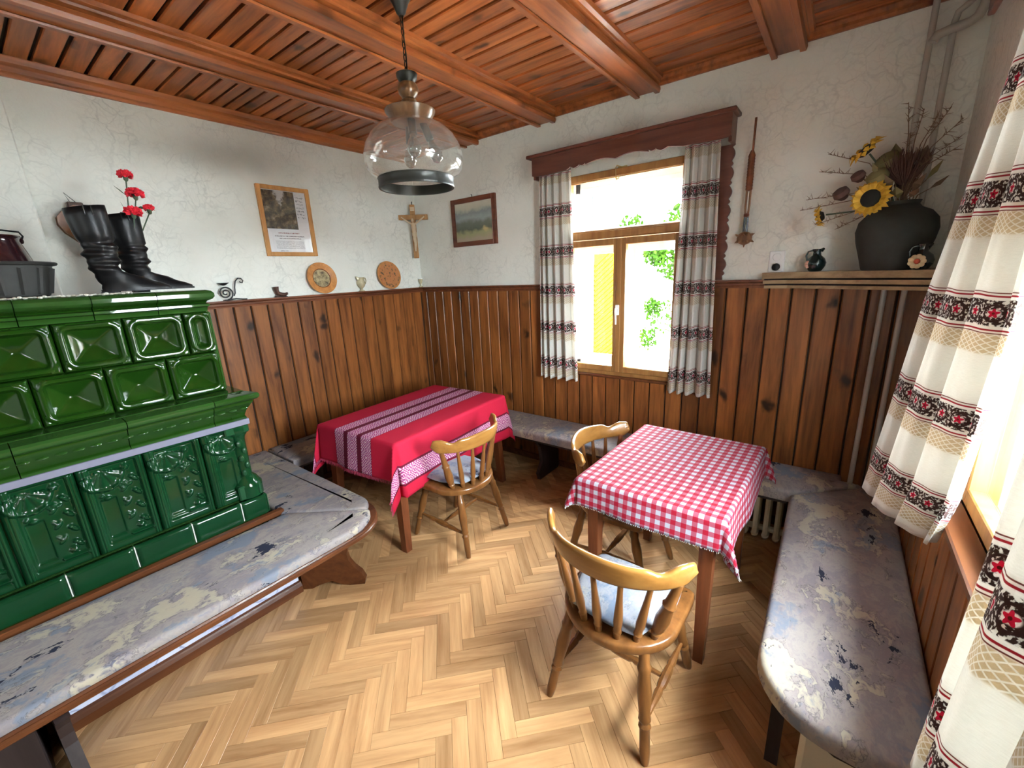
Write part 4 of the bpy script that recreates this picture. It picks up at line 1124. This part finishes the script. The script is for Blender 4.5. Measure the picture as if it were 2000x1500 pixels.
# candle holder
ch_ = thing('candle_holder', 'black wrought iron candle holder with scrolls on the ledge', 'candle holder', (.030,-1.79,1.598), 0)
sp = []
for k in range(40):
    a = k/39*4.4*PI; r = .050*(1-k/39*.86); sp.append((0, -.030+r*math.cos(a-PI/2-.3), .052+r*math.sin(a-PI/2-.3)))
obj('scroll', MB().tube(sp, .0045, 6), M['black_metal'], ch_, True)
obj('handle', MB().tube([(0,.02,.030),(0,.030,.05),(0,.034,.09),(0,.045,.13),(0,.065,.150),(0,.085,.148),(0,.095,.132),(0,.088,.118),(0,.075,.120),(0,.074,.130)], .004, 6).tube([(0,-.03,.003),(0,.03,.010),(0,.07,.004),(0,.10,.003)], .004, 6), M['black_metal'], ch_, True)
obj('drip_pan', MB().lathe([(.006,.103),(.018,.108),(.036,.120),(.037,.122),(.016,.112),(.0,.112)], 20, T(0,-.035,0)), M['black_metal'], ch_, True)
bo = thing('boot_ornament', 'tiny brown boot ornament on the ledge beside the candle holder', 'ornament', (.030,-1.455,1.598), 0)
M['bronze'] = plain('bronze', (.075,.038,.026), .3, .3)
obj('body', MB().tube([(0,-.022,.078),(0,-.020,.05),(0,-.014,.028),(0,.012,.017),(0,.040,.016),(0,.056,.024),(0,.058,.032)], [.022,.017,.018,.017,.014,.010,.005], 10).cbox((-.012,-.034,0), (.012,-.008,.012), .002), M['bronze'], bo, True)
obj('sole', MB().cbox((-.016,-.034,-.001), (.016,.050,.004), .001), M['black_metal'], bo)
M['gold_cream'] = plain('gilt_porcelain', (.50,.44,.28), .25, .2, var=.35, sc=60)
cp = thing('small_pitcher', 'small cream and gilt pitcher standing between the two plates', 'pitcher', (.030,-.735,1.598), 0)
obj('body', MB().lathe([(.026,0),(.028,.004),(.012,.012),(.010,.024),(.026,.040),(.036,.060),(.036,.080),(.028,.098),(.030,.112),(.034,.122),(.030,.122),(.024,.104),(0,.09)], 20), M['gold_cream'], cp, True)
obj('spout', MB().tube([(0,-.026,.108),(0,-.036,.122),(0,-.044,.130)], [.014,.009,.004], 8), M['gold_cream'], cp, True)
obj('handle', MB().tube([(0,.030,.116),(0,.050,.112),(0,.054,.09),(0,.044,.064),(0,.034,.058)], .0045, 6), M['gold_cream'], cp, True)
fg = thing('glass_goblet', 'tiny pale goblet standing on the ledge in the corner below the crucifix', 'goblet', (.033,-.045,1.598), 0)
obj('bowl', MB().lathe([(.022,0),(.022,.006),(.006,.010),(.005,.030),(.014,.042),(.020,.060),(.022,.085),(.020,.085),(.0,.05)], 18), M['gold_cream'], fg, True)
obj('rim', MB().lathe([(.0205,.080),(.0235,.082),(.0235,.087),(.0205,.087)], 18), M['white'], fg, True)
# bellows hanging behind the boots
bl = thing('hand_bellows', 'brown leather hand bellows hanging on the left wall behind the boots', 'bellows', (.012,-2.475,.845), 0); bl.scale = (1,.85,.62)
M['brownleather'] = plain('brown_leather', (.16,.060,.018), .4, var=.35)
bp_ = [(-.004,2.10),(.015,2.13),(.050,2.13),(.062,2.07),(.085,1.98),(.100,1.93),(.085,1.87),(.055,1.84),(.010,1.85),(-.05,1.92),(-.065,1.99),(-.045,2.05)]
bt = [(.0,2.125),(-.052,2.085),(-.092,2.02),(-.095,1.96),(-.07,1.89),(-.02,1.82),(.022,1.765),(.060,1.70),(.075,1.705),(.078,1.78),(.10,1.88),(.115,1.98),(.085,2.06),(.04,2.10)]
obj('board', MB().prism(bt, 0, .0, .014), M['brownleather'], bl); obj('board', MB().prism(bt, 0, .044, .058), M['brownleather'], bl)
obj('leather_folds', MB().prism([(p*.93+.001,1.93+(q-1.93)*.93) for p,q in bt], 0, .014, .044), M['leather'], bl)
obj('nozzle', MB().tube([(.029,.055,1.75),(.029,.085,1.66),(.029,.098,1.615)], [.015,.010,.006], 10), M['brownleather'], bl, True)
obj('grip', MB().cbox((.005,-.028,2.10), (.050,.050,2.155), .008), M['bronze'], bl, True)
obj('wire', MB().tube([(.02,-.005,2.15),(.005,-.022,2.235),(.02,.025,2.15)], .0025, 6), M['black_metal'], bl, True)

# ================================================================== ON TOP OF THE STOVE
ZT = 1.687
t = NT('crochet'); co = t.coord(); M['crochet'] = t.fin(t.mix(t.noise(co, 140, 2), (.45,.42,.36), (.78,.75,.68)), .9)
dl = MB()
for k in range(70):
    y = -2.50-.0135*k; x = .900+.008*math.sin(k*1.9)+.003*math.sin(k*.6)
    dl.ball((x,y,ZT+.002+.002*math.sin(k*2.3)), (.009+.003*math.sin(k),.008,.004+.0016*math.sin(k*1.3)), 6, 4)
do = thing('crochet_runner', 'cream crocheted runner along the edge of the stove top', 'runner')
obj('cloth', MB().grid(lambda u,v: (.40+.50*u, -3.45+.95*v, ZT+.0018+.001*math.sin(v*60)), 10, 40), M['crochet'], do)
solid(do.children[0], .002, 0)
obj('edging', dl, M['crochet'], do, True)
def boot(label, loc, rz, lean):
    b = thing('riding_boot', label, 'boot', loc, rz, 'tall black boots on the stove')
    mb = MB(); n = 28
    secs = []   # centre y,z ; half width x ; half depth along ; tilt
    prof = [(.372,-.012,.058,.072),(.34,-.012,.058,.072),(.30,-.012,.057,.070),(.265,-.011,.056,.068),(.235,-.010,.054,.065)]
    for k in range(22):
        zz = .224-.0061*k; q_ = math.sin(k*1.15+lean*40); prof.append((zz, -.008+.005*math.sin(k*.7+lean*30), .0505+.0024*q_, .0605+.0034*q_-.0003*k))
    prof.append((.086,.008,.043,.060))
    vs = []; fs = []
    for z, y, rx, ry in prof:
        for k in range(n):
            a = 2*PI*k/n; w = 1+.11*mnoise.noise((math.cos(a)*1.1, math.sin(a)*1.1+lean*9, z*17))*sm(.29,.20,z)
            vs.append((rx*w*math.cos(a), y+ry*w*math.sin(a)+lean*(z-.09), z+(.012*math.sin(a) if z > .33 else 0)))
    foot = [(.070,.024,.045,.078,.35),(.050,.040,.044,.088,.55),(.036,.062,.046,.100,.75)]
    m0 = len(prof)
    for z, y, rx, ry, t_ in foot:
        for k in range(n):
            a = 2*PI*k/n; s_ = math.sin(a); fwd = max(0,s_)
            vs.append((rx*math.cos(a)*(1-.15*fwd), y+ry*s_+.03*fwd*t_, z))
    for z, ky in ((.022,1.0),(.012,1.0)):
        for k in range(n):
            a = 2*PI*k/n; s_ = math.sin(a)
            vs.append((.047*math.cos(a)*(1-.12*max(0,s_)), .070+(.142 if s_ > 0 else .112)*s_, z))
    m = len(prof)+len(foot)+2
    for j in range(m-1):
        for k in range(n): fs.append((j*n+k, j*n+(k+1)%n, (j+1)*n+(k+1)%n, (j+1)*n+k))
    fs.append(tuple(range((m-1)*n, m*n)))
    up = obj('upper', mb.add(vs, fs), M['leather'], b, True, 70); solid(up, .003, -1)
    so = [(.050*math.cos(2*PI*k/24)*(1-.12*max(0,math.sin(2*PI*k/24))), .070+(.150 if math.sin(2*PI*k/24) > 0 else .116)*math.sin(2*PI*k/24)) for k in range(24)]
    obj('sole', MB().prism(so, 2, .004, .014), M['black_metal'], b)
    obj('heel', MB().cbox((-.036,-.046,-.006), (.036,.018,.006), .002), M['black_metal'], b)
    for sx in (-1,1): obj('pull_strap', MB().tube([(sx*.059,-.02+lean*.28,.335),(sx*.061,-.018+lean*.28,.372),(sx*.061,.006+lean*.28,.372),(sx*.059,.008+lean*.28,.335)], .003, 6), M['leather'], b, True)
    return b
boot('tall black leather boot standing empty on the stove, in front of the one with carnations', (.745,-2.525,ZT+.006), -.10, -.05)
boot('tall black leather boot on the stove holding red carnations', (.580,-2.380,ZT+.006), -.06, -.02)
M['carn'] = plain('carnation_red', (.62,.012,.030), .7, var=.3, sc=60); M['stem'] = plain('stem_green', (.05,.085,.045), .6)
def carnation(label, head, r, tilt, leaves_):
    base = Vector((.580,-2.385,1.80)); h = Vector(head)
    f = thing('red_carnation', label, 'carnation', tuple(base), 0, 'carnations in the boot')
    hb_ = h-base; mb = MB(); R_ = random.Random(int(r*9999+head[1]*100))
    for k in range(46):
        th = math.acos(1-R_.random()*1.25); ph = R_.random()*2*PI
        d = Vector((math.sin(th)*math.cos(ph), math.sin(th)*math.sin(ph), math.cos(th)*.72))
        t1 = d.orthogonal().normalized(); t2 = d.cross(t1); rr = r*(.42+.18*R_.random()); c0 = hb_+d*r*.45
        pts = [c0]; 
        for q in range(9):
            a = 2*PI*q/9; wob = r*.16*math.sin(a*3+k)
            pts.append(hb_+d*(r*.78+wob)+(t1*math.cos(a)+t2*math.sin(a))*rr*.62)
        mb.add(pts, [(0,1+q,1+(q+1)%9) for q in range(9)])
    bl_ = obj('blossom', mb, M['carn'], f, recalc=False); solid(bl_, .001, 0)
    obj('calyx', MB().lathe([(.004,-.030),(.009,-.024),(.011,-.006),(.014,.004)], 10, T(*hb_)), M['stem'], f, True)
    obj('stem', MB().tube([(0,0,0), (hb_.x*.6,hb_.y*.35,hb_.z*.5), (hb_.x,hb_.y,hb_.z-.02)], .003, 6), M['stem'], f, True)
    for (fr_, dy, dz, L_) in leaves_:
        p = hb_*fr_; mb = MB(); w = .006
        mb.add([(p.x,p.y,p.z),(p.x,p.y+dy*.5-w*.5,p.z+dz*.5+w),(p.x,p.y+dy,p.z+dz),(p.x,p.y+dy*.5+w*.5,p.z+dz*.5-w),(p.x+.004,p.y+dy*.5,p.z+dz*.5)], [(0,1,4),(1,2,4),(2,3,4),(3,0,4)])
        solid(obj('leaf', mb, M['stem'], f), .0015, 0)
    return f
carnation('topmost red carnation in the boot', (.60,-2.345,2.247), .034, 0, [(.78,-.045,.045,1)])
carnation('large red carnation below the topmost one in the boot', (.60,-2.325,2.162), .042, 0, [(.82,.05,.006,1)])
carnation('red carnation resting on the rim of the boot', (.64,-2.360,2.070), .041, 0, [(.8,-.03,.10,1)])
carnation('small red carnation leaning outwards over the side of the boot', (.60,-2.283,2.100), .027, 0, [(.9,-.012,.045,1)])
cpn = thing('cake_pan', 'round dark tin cake pan with rolled rim on the stove', 'pan', (.60,-2.865,ZT+.004), 0)
obj('body', MB().lathe([(.140,0),(.146,.004),(.176,.128),(.192,.132),(.196,.138),(.192,.144),(.182,.142),(.174,.136),(.138,.010),(0,.010)], 40), M['iron_pan'], cpn, True)
for k in range(16):
    a = 2*PI*k/16
    obj('flute', MB().tube([(.148*math.cos(a),.148*math.sin(a),.012),(.172*math.cos(a),.172*math.sin(a),.12)], [.010,.012], 6), M['iron_pan'], cpn, True)
pt = thing('glazed_pot', 'dark brown glazed pot with wire handle standing in the cake pan', 'pot', (.60,-2.865,ZT+.0145), 0)
obj('body', MB().lathe([(.095,0),(.118,.03),(.130,.08),(.128,.13),(.116,.18),(.104,.222),(.106,.232),(.111,.238),(.108,.244),(.100,.240),(.098,.222),(.11,.17),(.0,.04)], 40), M['pot'], pt, True)
obj('wire_handle', MB().tube([(0,.108,.225),(0,.116,.245),(.0,.108,.262),(0,.06,.268),(0,0,.262),(0,-.06,.255),(0,-.10,.245),(0,-.108,.225)], .0035, 8), M['black_metal'], pt, True)
for s_ in (-1,1): obj('lug', MB().ball((0,s_*.108,.225), (.010,.008,.012), 10, 8), M['pot'], pt, True)

# ================================================================== RIGHT HAND SIDE
sh = thing('corner_shelf', 'layered wooden corner shelf above the wainscot carrying the vase', 'shelf')
fe = [(3.078,-.055),(3.20,-.090),(3.36,-.170),(3.52,-.275),(3.68,-.375),(3.835,-.47)]
for k, (z0, z1, o, mt_) in enumerate(((1.545,1.562,.026,'shelf'),(1.562,1.572,.030,'gap'),(1.572,1.592,.014,'shelf'),(1.592,1.601,.022,'gap'),(1.602,1.636,.0,'shelf'))):
    poly = [(3.078+o*.6,-.054)] + [(x+o*.4, min(-.054, y+o)) for x, y in fe[1:]] + [(3.838,-.054)]
    obj('shelf_layer', MB().prism(poly, 2, z0+.0002, z1), M[mt_], sh)
obj('back_strip', MB().cbox((3.078,-.054,1.5975), (3.838,-.001,1.6358), .002), M['shelf'], sh)
M['vasec'] = plain('vase_clay', (.030,.032,.028), .75, var=.3); M['jug'] = plain('jug_glaze', (.010,.022,.022), .15, coat=.5)
vz = thing('dark_vase', 'big dark clay vase holding dried flowers on the corner shelf', 'vase', (3.632,-.242,1.6362), 0)
obj('body', MB().lathe([(.100,0),(.108,.006),(.122,.06),(.142,.13),(.150,.18),(.142,.225),(.115,.258),(.080,.275),(.068,.290),(.074,.305),(.066,.305),(.058,.285),(.06,.27),(.0,.20)], 40), M['vasec'], vz, True)
def jug(label, loc, rz, s=1.0):
    j = thing('painted_jug', label, 'jug', loc, rz); j.scale = (s,s,s)
    obj('body', MB().lathe([(.024,0),(.030,.004),(.044,.028),(.047,.045),(.038,.068),(.020,.085),(.018,.100),(.024,.118),(.020,.118),(.014,.100),(0,.05)], 24), M['jug'], j, True)
    obj('spout', MB().tube([(.016,0,.108),(.030,0,.120)], [.012,.005], 8), M['jug'], j, True)
    obj('handle', MB().tube([(-.018,0,.112),(-.040,0,.106),(-.048,0,.085),(-.042,0,.058)], .0045, 6), M['jug'], j, True)
    return j
M['rosep'] = plain('rose_paint', (.55,.30,.22), .5, var=.4, sc=120); M['rosec'] = plain('rose_centre', (.45,.07,.03), .5)
j1 = jug('small dark jug with a painted rose on the shelf beside the vase', (3.335,-.105,1.6362), 0)
fl = MB()
for k in range(7): a = 2*PI*k/7; fl.ball((-.034+.010*math.cos(a)*.7, -.026+.010*math.cos(a)*.5, .038+.012*math.sin(a)), (.008,.006,.008), 8, 6)
obj('painted_rose', fl, M['rosep'], j1, True)
j2 = jug('dark jug with a cream rose painted on it in front of the vase', (3.726,-.395,1.6362), 0, .92)
fl = MB()
for k in range(9): a = 2*PI*k/9; fl.ball((-.020+.022*math.cos(a), -.046, .040+.022*math.sin(a)), (.012,.006,.012), 8, 6)
M['cream'] = plain('cream_paint', (.62,.50,.30), .5, var=.2)
obj('painted_rose', fl, M['cream'], j2, True); obj('rose_centre', MB().ball((-.020,-.050,.040), (.012,.007,.012), 10, 8), M['rosec'], j2, True)
# sunflowers and dried stems in the vase
M['petal'] = plain('sunflower_petal', (.62,.36,.03), .6, var=.25, sc=40); M['disc'] = plain('sunflower_disc', (.012,.013,.012), .9)
M['straw'] = plain('dried_straw', (.17,.105,.06), .9, var=.3); M['dryleaf'] = plain('dried_leaf', (.20,.17,.07), .8, var=.3); M['seed'] = plain('seed_head', (.09,.04,.03), .8, var=.3)
VT = Vector((3.632,-.242,1.93))
Rs = random.Random(21)
def rb(): return (Rs.uniform(-.035,.035), Rs.uniform(-.035,.035), -.10)
def sunflower(label, c, n_, r):
    f = thing('sunflower', label, 'sunflower', tuple(VT), 0, 'sunflowers in the vase'); c = Vector(c)-VT
    n_ = Vector(n_).normalized(); q = n_.to_track_quat('Z','Y').to_matrix().to_4x4(); Mx = Matrix.Translation(c) @ q
    pet = MB()
    for k in range(22):
        a = 2*PI*k/22; lay = k % 2; L_ = r*(1-.10*lay); w = r*.16
        pts = [(r*.40,-w*.4,0),(r*.40,w*.4,0),(r*.72,w,.006+.012*lay),(L_,0,.010*lay-.006),(r*.72,-w,.006+.012*lay),(r*.72,0,.012+.012*lay)]
        pet.add(pts, [(0,1,5),(1,2,5),(2,3,5),(3,4,5),(4,0,5)], Mx @ RZ(a))
    solid(obj('petals', pet, M['petal'], f), .001, 0)
    obj('disc', MB().lathe([(0,.020),(r*.25,.019),(r*.42,.012),(r*.48,.0),(r*.3,-.012),(0,-.014)], 24, Mx), M['disc'], f, True)
    obj('stem', MB().tube([rb(),(c.x*.4,c.y*.4,max(-.02,c.z*.5)),tuple(c - n_*.02)], .004, 6), M['stem'], f, True)
sunflower('open sunflower facing the room above the rim of the vase', (3.520,-.290,1.965), (-.35,-1,.05), .085)
sunflower('sunflower seen from the side at the top of the dried bouquet', (3.478,-.225,2.185), (-.7,-.25,.75), .082)
sunflower('small sunflower turned away at the outer edge of the bouquet', (3.335,-.215,1.912), (-1,.1,-.25), .055)
def seedhead(label, c, r, mt_='seed'):
    f = thing('dried_seed_head', label, 'seed head', tuple(VT), 0, 'dried seed heads in the vase'); c = Vector(c)-VT
    obj('head', MB().lathe([(.004,-r),(r*.5,-r*.8),(r,-.1*r),(r*.9,r*.5),(r*.4,r*.75),(0,r*.8)], 14, Matrix.Translation(c) @ RX(.6) @ RY(-.5)), M[mt_], f, True)
    obj('stem', MB().tube([rb(),(c.x*.5,c.y*.5,c.z*.55),tuple(c)], .003, 5), M['straw'], f, True)
seedhead('round reddish seed head nearest the wall left of the open sunflower', (3.405,-.20,2.01), .036)
seedhead('dark striped seed head below the sideways sunflower', (3.462,-.24,2.075), .030)
seedhead('pale green dried rose head in the middle of the bouquet', (3.535,-.26,2.055), .045, 'dryleaf')
seedhead('large dark bristly head at the back of the bouquet', (3.640,-.20,2.02), .040, 'seed')
th = [o_ for o_ in C.objects if o_.get('label') == 'large dark bristly head at the back of the bouquet'][0]
br_ = MB(); Rb = random.Random(11)
for k in range(170):
    a = Rb.random()*2*PI; sp_ = .095*math.sqrt(Rb.random()); q0 = Vector((0+.012*math.cos(a), .005+.012*math.sin(a), .085)); q1 = Vector((.0+sp_*math.cos(a)-.01, .005+sp_*math.sin(a), .20+.05*Rb.random()-sp_*.25))
    br_.tube([q0, q0.lerp(q1,.5)+Vector((.012*math.cos(a),.012*math.sin(a),0)), q1], [.0028,.0024,.001], 4, False)
obj('bristles', br_, M['seed'], th)
seedhead('olive dried head leaning on the dark thistle', (3.565,-.22,2.125), .050, 'dryleaf')
R_ = random.Random(5)
ends = [(3.30,-.18,2.13),(3.26,-.20,2.00),(3.24,-.2,1.95),(3.33,-.22,2.20),(3.60,-.22,2.36),(3.66,-.18,2.33),(3.74,-.26,2.30),(3.78,-.30,2.24),(3.70,-.3,2.27),(3.79,-.24,2.18),(3.31,-.24,1.87),(3.40,-.26,1.84),(3.70,-.33,2.10),(3.62,-.3,2.22),(3.77,-.36,2.12)]
for e in ends:
    f = thing('dried_grass_stalk', 'brown dried grass stalk spreading out of the vase', 'dried grass', tuple(VT), 0, 'dried grass stalks in the vase'); c = Vector(e)-VT
    mid = Vector((c.x*.45, c.y*.45, c.z*.62+.03))
    obj('stem', MB().tube([rb(),tuple(mid*.25),tuple(mid),tuple(c)], [.0025,.0025,.002,.0012], 5), M['straw'], f, True)
    ear = MB()
    for k in range(14):
        p = mid.lerp(c, .35+.65*k/14); d = Vector((R_.uniform(-1,1),R_.uniform(-1,1),R_.uniform(-.2,1.2))).normalized()*.030
        ear.tube([p, p+d], [.0016,.0004], 4, False)
    obj('ear', ear, M['straw'], f)
for i, (e, sc_) in enumerate((((3.55,-.30,2.05),1.),((3.60,-.31,1.99),.8),((3.70,-.30,2.03),1.),((3.75,-.27,2.08),1.),((3.68,-.33,1.97),.7),((3.58,-.14,2.20),1.),((3.70,-.15,2.17),1.1),((3.46,-.20,2.02),.8),((3.78,-.22,2.02),.9),((3.50,-.28,2.11),.7))):
    f = thing('dried_leaf', 'curled brown dried leaf among the flowers in the vase', 'dried leaf', tuple(VT), 0, 'dried leaves in the vase'); c = Vector(e)-VT
    d_ = c.normalized(); sd = d_.cross(Vector((0,0,1))).normalized(); up_ = sd.cross(d_); L_ = .075*sc_; w_ = .028*sc_
    b0 = c-d_*L_; mb = MB().add([tuple(p_) for p_ in (b0, b0+d_*L_*.5+sd*w_+up_*.01, b0+d_*L_*1.1+up_*.012, b0+d_*L_*.5-sd*w_+up_*.01, b0+d_*L_*.55-up_*.006)], [(0,1,4),(1,2,4),(2,3,4),(3,0,4)])
    solid(obj('blade', mb, M['dryleaf' if i % 2 else 'straw'], f), .0015, 0)
    obj('stalk', MB().tube([rb(),tuple(b0*.6),tuple(b0)], .002, 5), M['straw'], f)
# socket
so = thing('wall_socket', 'white double wall socket on the back wall above the corner shelf', 'socket', (3.140,-.001,1.696), 0)
obj('plate', MB().cbox((-.040,-.012,-.060), (.040,0,.062), .004), M['white'], so)
obj('inset', MB().lathe([(.026,0),(.027,.006),(.022,.006),(.021,.001),(0,.001)], 24, T(0,-.012,.026) @ RX(PI/2)), M['white'], so, True)
obj('inset', MB().lathe([(.026,0),(.027,.006),(.022,.006),(.021,.001),(0,.001)], 24, T(0,-.012,-.030) @ RX(PI/2)), M['white'], so, True)
obj('plug', MB().lathe([(.021,0),(.020,.014),(.012,.018),(0,.018)], 20, T(0,-.013,-.030) @ RX(PI/2)), M['black_metal'], so, True)
# mace hanging beside the window
mc_ = thing('wooden_mace', 'carved wooden mace with spiked head hanging between curtain and dried flowers', 'mace', (2.965,-.050,0), 0)
M['mace'] = wood('mace_wood', (.12,.055,.03), (.30,.16,.08), 'z', .5, 0, .1)
obj('shaft', MB().tube([(.004,0,2.480),(.002,0,2.30)], [.006,.006], 8), M['rail'], mc_, True)
rib = []
for k in range(25): rib.append((.017+.002*(k % 2), 2.105+.0078*k))
obj('wrapped_grip', MB().lathe([(.008,2.100)]+rib+[(.008,2.315)], 12), M['rail'], mc_, True)
for s_ in (-1,1): obj('split_stick', MB().tube([(s_*.009,0,2.105),(s_*.010,0,2.02),(s_*.006,0,1.965)], .006, 8), M['mace'], mc_, True)
obj('collar', MB().lathe([(.010,1.958),(.015,1.962),(.015,1.975),(.010,1.980)], 12), M['rail'], mc_, True)
for s_ in (-1,1): obj('dark_stick', MB().tube([(s_*.007,0,1.960),(s_*.008,0,1.875)], .0065, 8), M['jug'], mc_, True)
hd_ = MB().ball((0,0,1.840), (.042,.036,.038), 18, 12)
for k in range(12):
    a = 2*PI*k/12; 
    for zz in (-.5,.5): hd_.tube([(.036*math.cos(a),.03*math.sin(a),1.84+zz*.03),(.052*math.cos(a),.044*math.sin(a),1.84+zz*.05)], [.008,.001], 5)
hd_.tube([(0,0,1.805),(0,0,1.788)], [.008,.002], 5)
obj('spiked_head', hd_, M['mace'], mc_, True, 50)
# heating pipes
def pipe(label, pts, r=.0125):
    o = obj('heating_pipe', MB().tube(pts, r, 12), M['pipe'], None, True); return tag(o, label, 'pipe', 'heating pipes in the corner')
pipe('pale straight heating pipe rising in the corner up to the ceiling', [(3.640,-.070,.020),(3.640,-.070,1.0),(3.642,-.070,2.0),(3.645,-.070,ZC-.003)])
pipe('pale heating pipe in the corner bending along the wall near the ceiling', [(3.720,-.070,.020),(3.720,-.070,1.0),(3.718,-.070,2.0),(3.716,-.070,2.68),(3.722,-.078,2.712),(3.745,-.095,2.725),(3.762,-.14,2.728),(3.768,-.5,2.735),(3.768,-1.2,2.745)])
pipe('pale insulated heating pipe branching off below the ceiling towards the right wall', [(3.652,-.094,2.615),(3.665,-.094,2.638),(3.70,-.094,2.646),(3.760,-.094,2.655),(3.785,-.095,2.670),(3.797,-.097,2.70),(3.812,-.10,2.765),(3.815,-.10,2.80)], .019)

# ================================================================== OUTDOORS
struct(obj('garden_ground', MB().box((-30,.6,-.62), (30,60,-.5)).box((4.6,-30,-.62), (40,.6,-.5)), M['ground']))
bd = thing('barn_door', 'yellow board door with chevron planks outside the back window', 'door', (-.95,5.2,-.5), 0)
obj('door_frame', MB().box((-1.9,.10,0), (1.0,.25,2.62)), M['yellow'], bd)
for leaf in (-1,1):
    for k in range(24):
        m = MB().cbox((-.03,-.012,-.34), (.03,.012,.34), .004, T(leaf*.24+.28, .08, .16+k*.10) @ RY(leaf*math.radians(50)))
        obj('plank', m, M['yellow'], bd)
def tree(name, label, cat, trunk, blobs, n, ls, seed):
    t_ = thing(name, label, cat, trunk[0], 0, None); R2 = random.Random(seed); o = Vector(trunk[0])
    obj('trunk', MB().tube([tuple(Vector(p)-o) for p in trunk], [.05,.035,.02][:len(trunk)] if len(trunk) == 3 else .03, 8), M['bark'], t_, True)
    mb = MB()
    for k in range(n):
        (bx, by, bz), br = R2.choice(blobs)
        while True:
            d = Vector((R2.uniform(-1,1),R2.uniform(-1,1),R2.uniform(-1,1)))
            if d.length < 1: break
        p = Vector((bx,by,bz))+d*br-o; a = Matrix.Rotation(R2.uniform(0,6.28),4,Vector((R2.uniform(-1,1),R2.uniform(-1,1),R2.uniform(-1,1))).normalized())
        mb.add([(-ls,0,0),(0,-ls*.5,.01),(ls,0,0),(0,ls*.5,.01)], [(0,1,2,3)], Matrix.Translation(p) @ a)
    f = obj('foliage', mb, M['leaf'], t_, recalc=False); f['kind'] = 'stuff'; solid(f, .002, 0)
tree('garden_tree', 'young leafy tree outside the back window', 'tree', [(1.02,5.4,-.5),(1.0,5.4,1.0),(.95,5.3,1.8)], [((.62,5.2,1.92),.22),((.95,5.2,1.75),.32),((1.25,5.3,2.0),.35)], 1100, .055, 2)
tree('garden_shrub', 'low flowering shrub below the tree outside the back window', 'shrub', [(1.0,4.9,-.5),(.98,4.9,.2),(.95,4.9,.6)], [((.95,4.8,.80),.30),((.75,4.8,.98),.16),((.70,4.7,.40),.20)], 520, .045, 4)
tree('far_tree', 'distant sparse tree seen through the upper pane', 'tree', [(-1.2,12,-.5),(-1.2,12,2.0),(-1.2,12,3.2)], [((-2.6,12,3.0),.5),((-1.0,12,3.1),.5),((.3,12,3.2),.6)], 500, .11, 6)
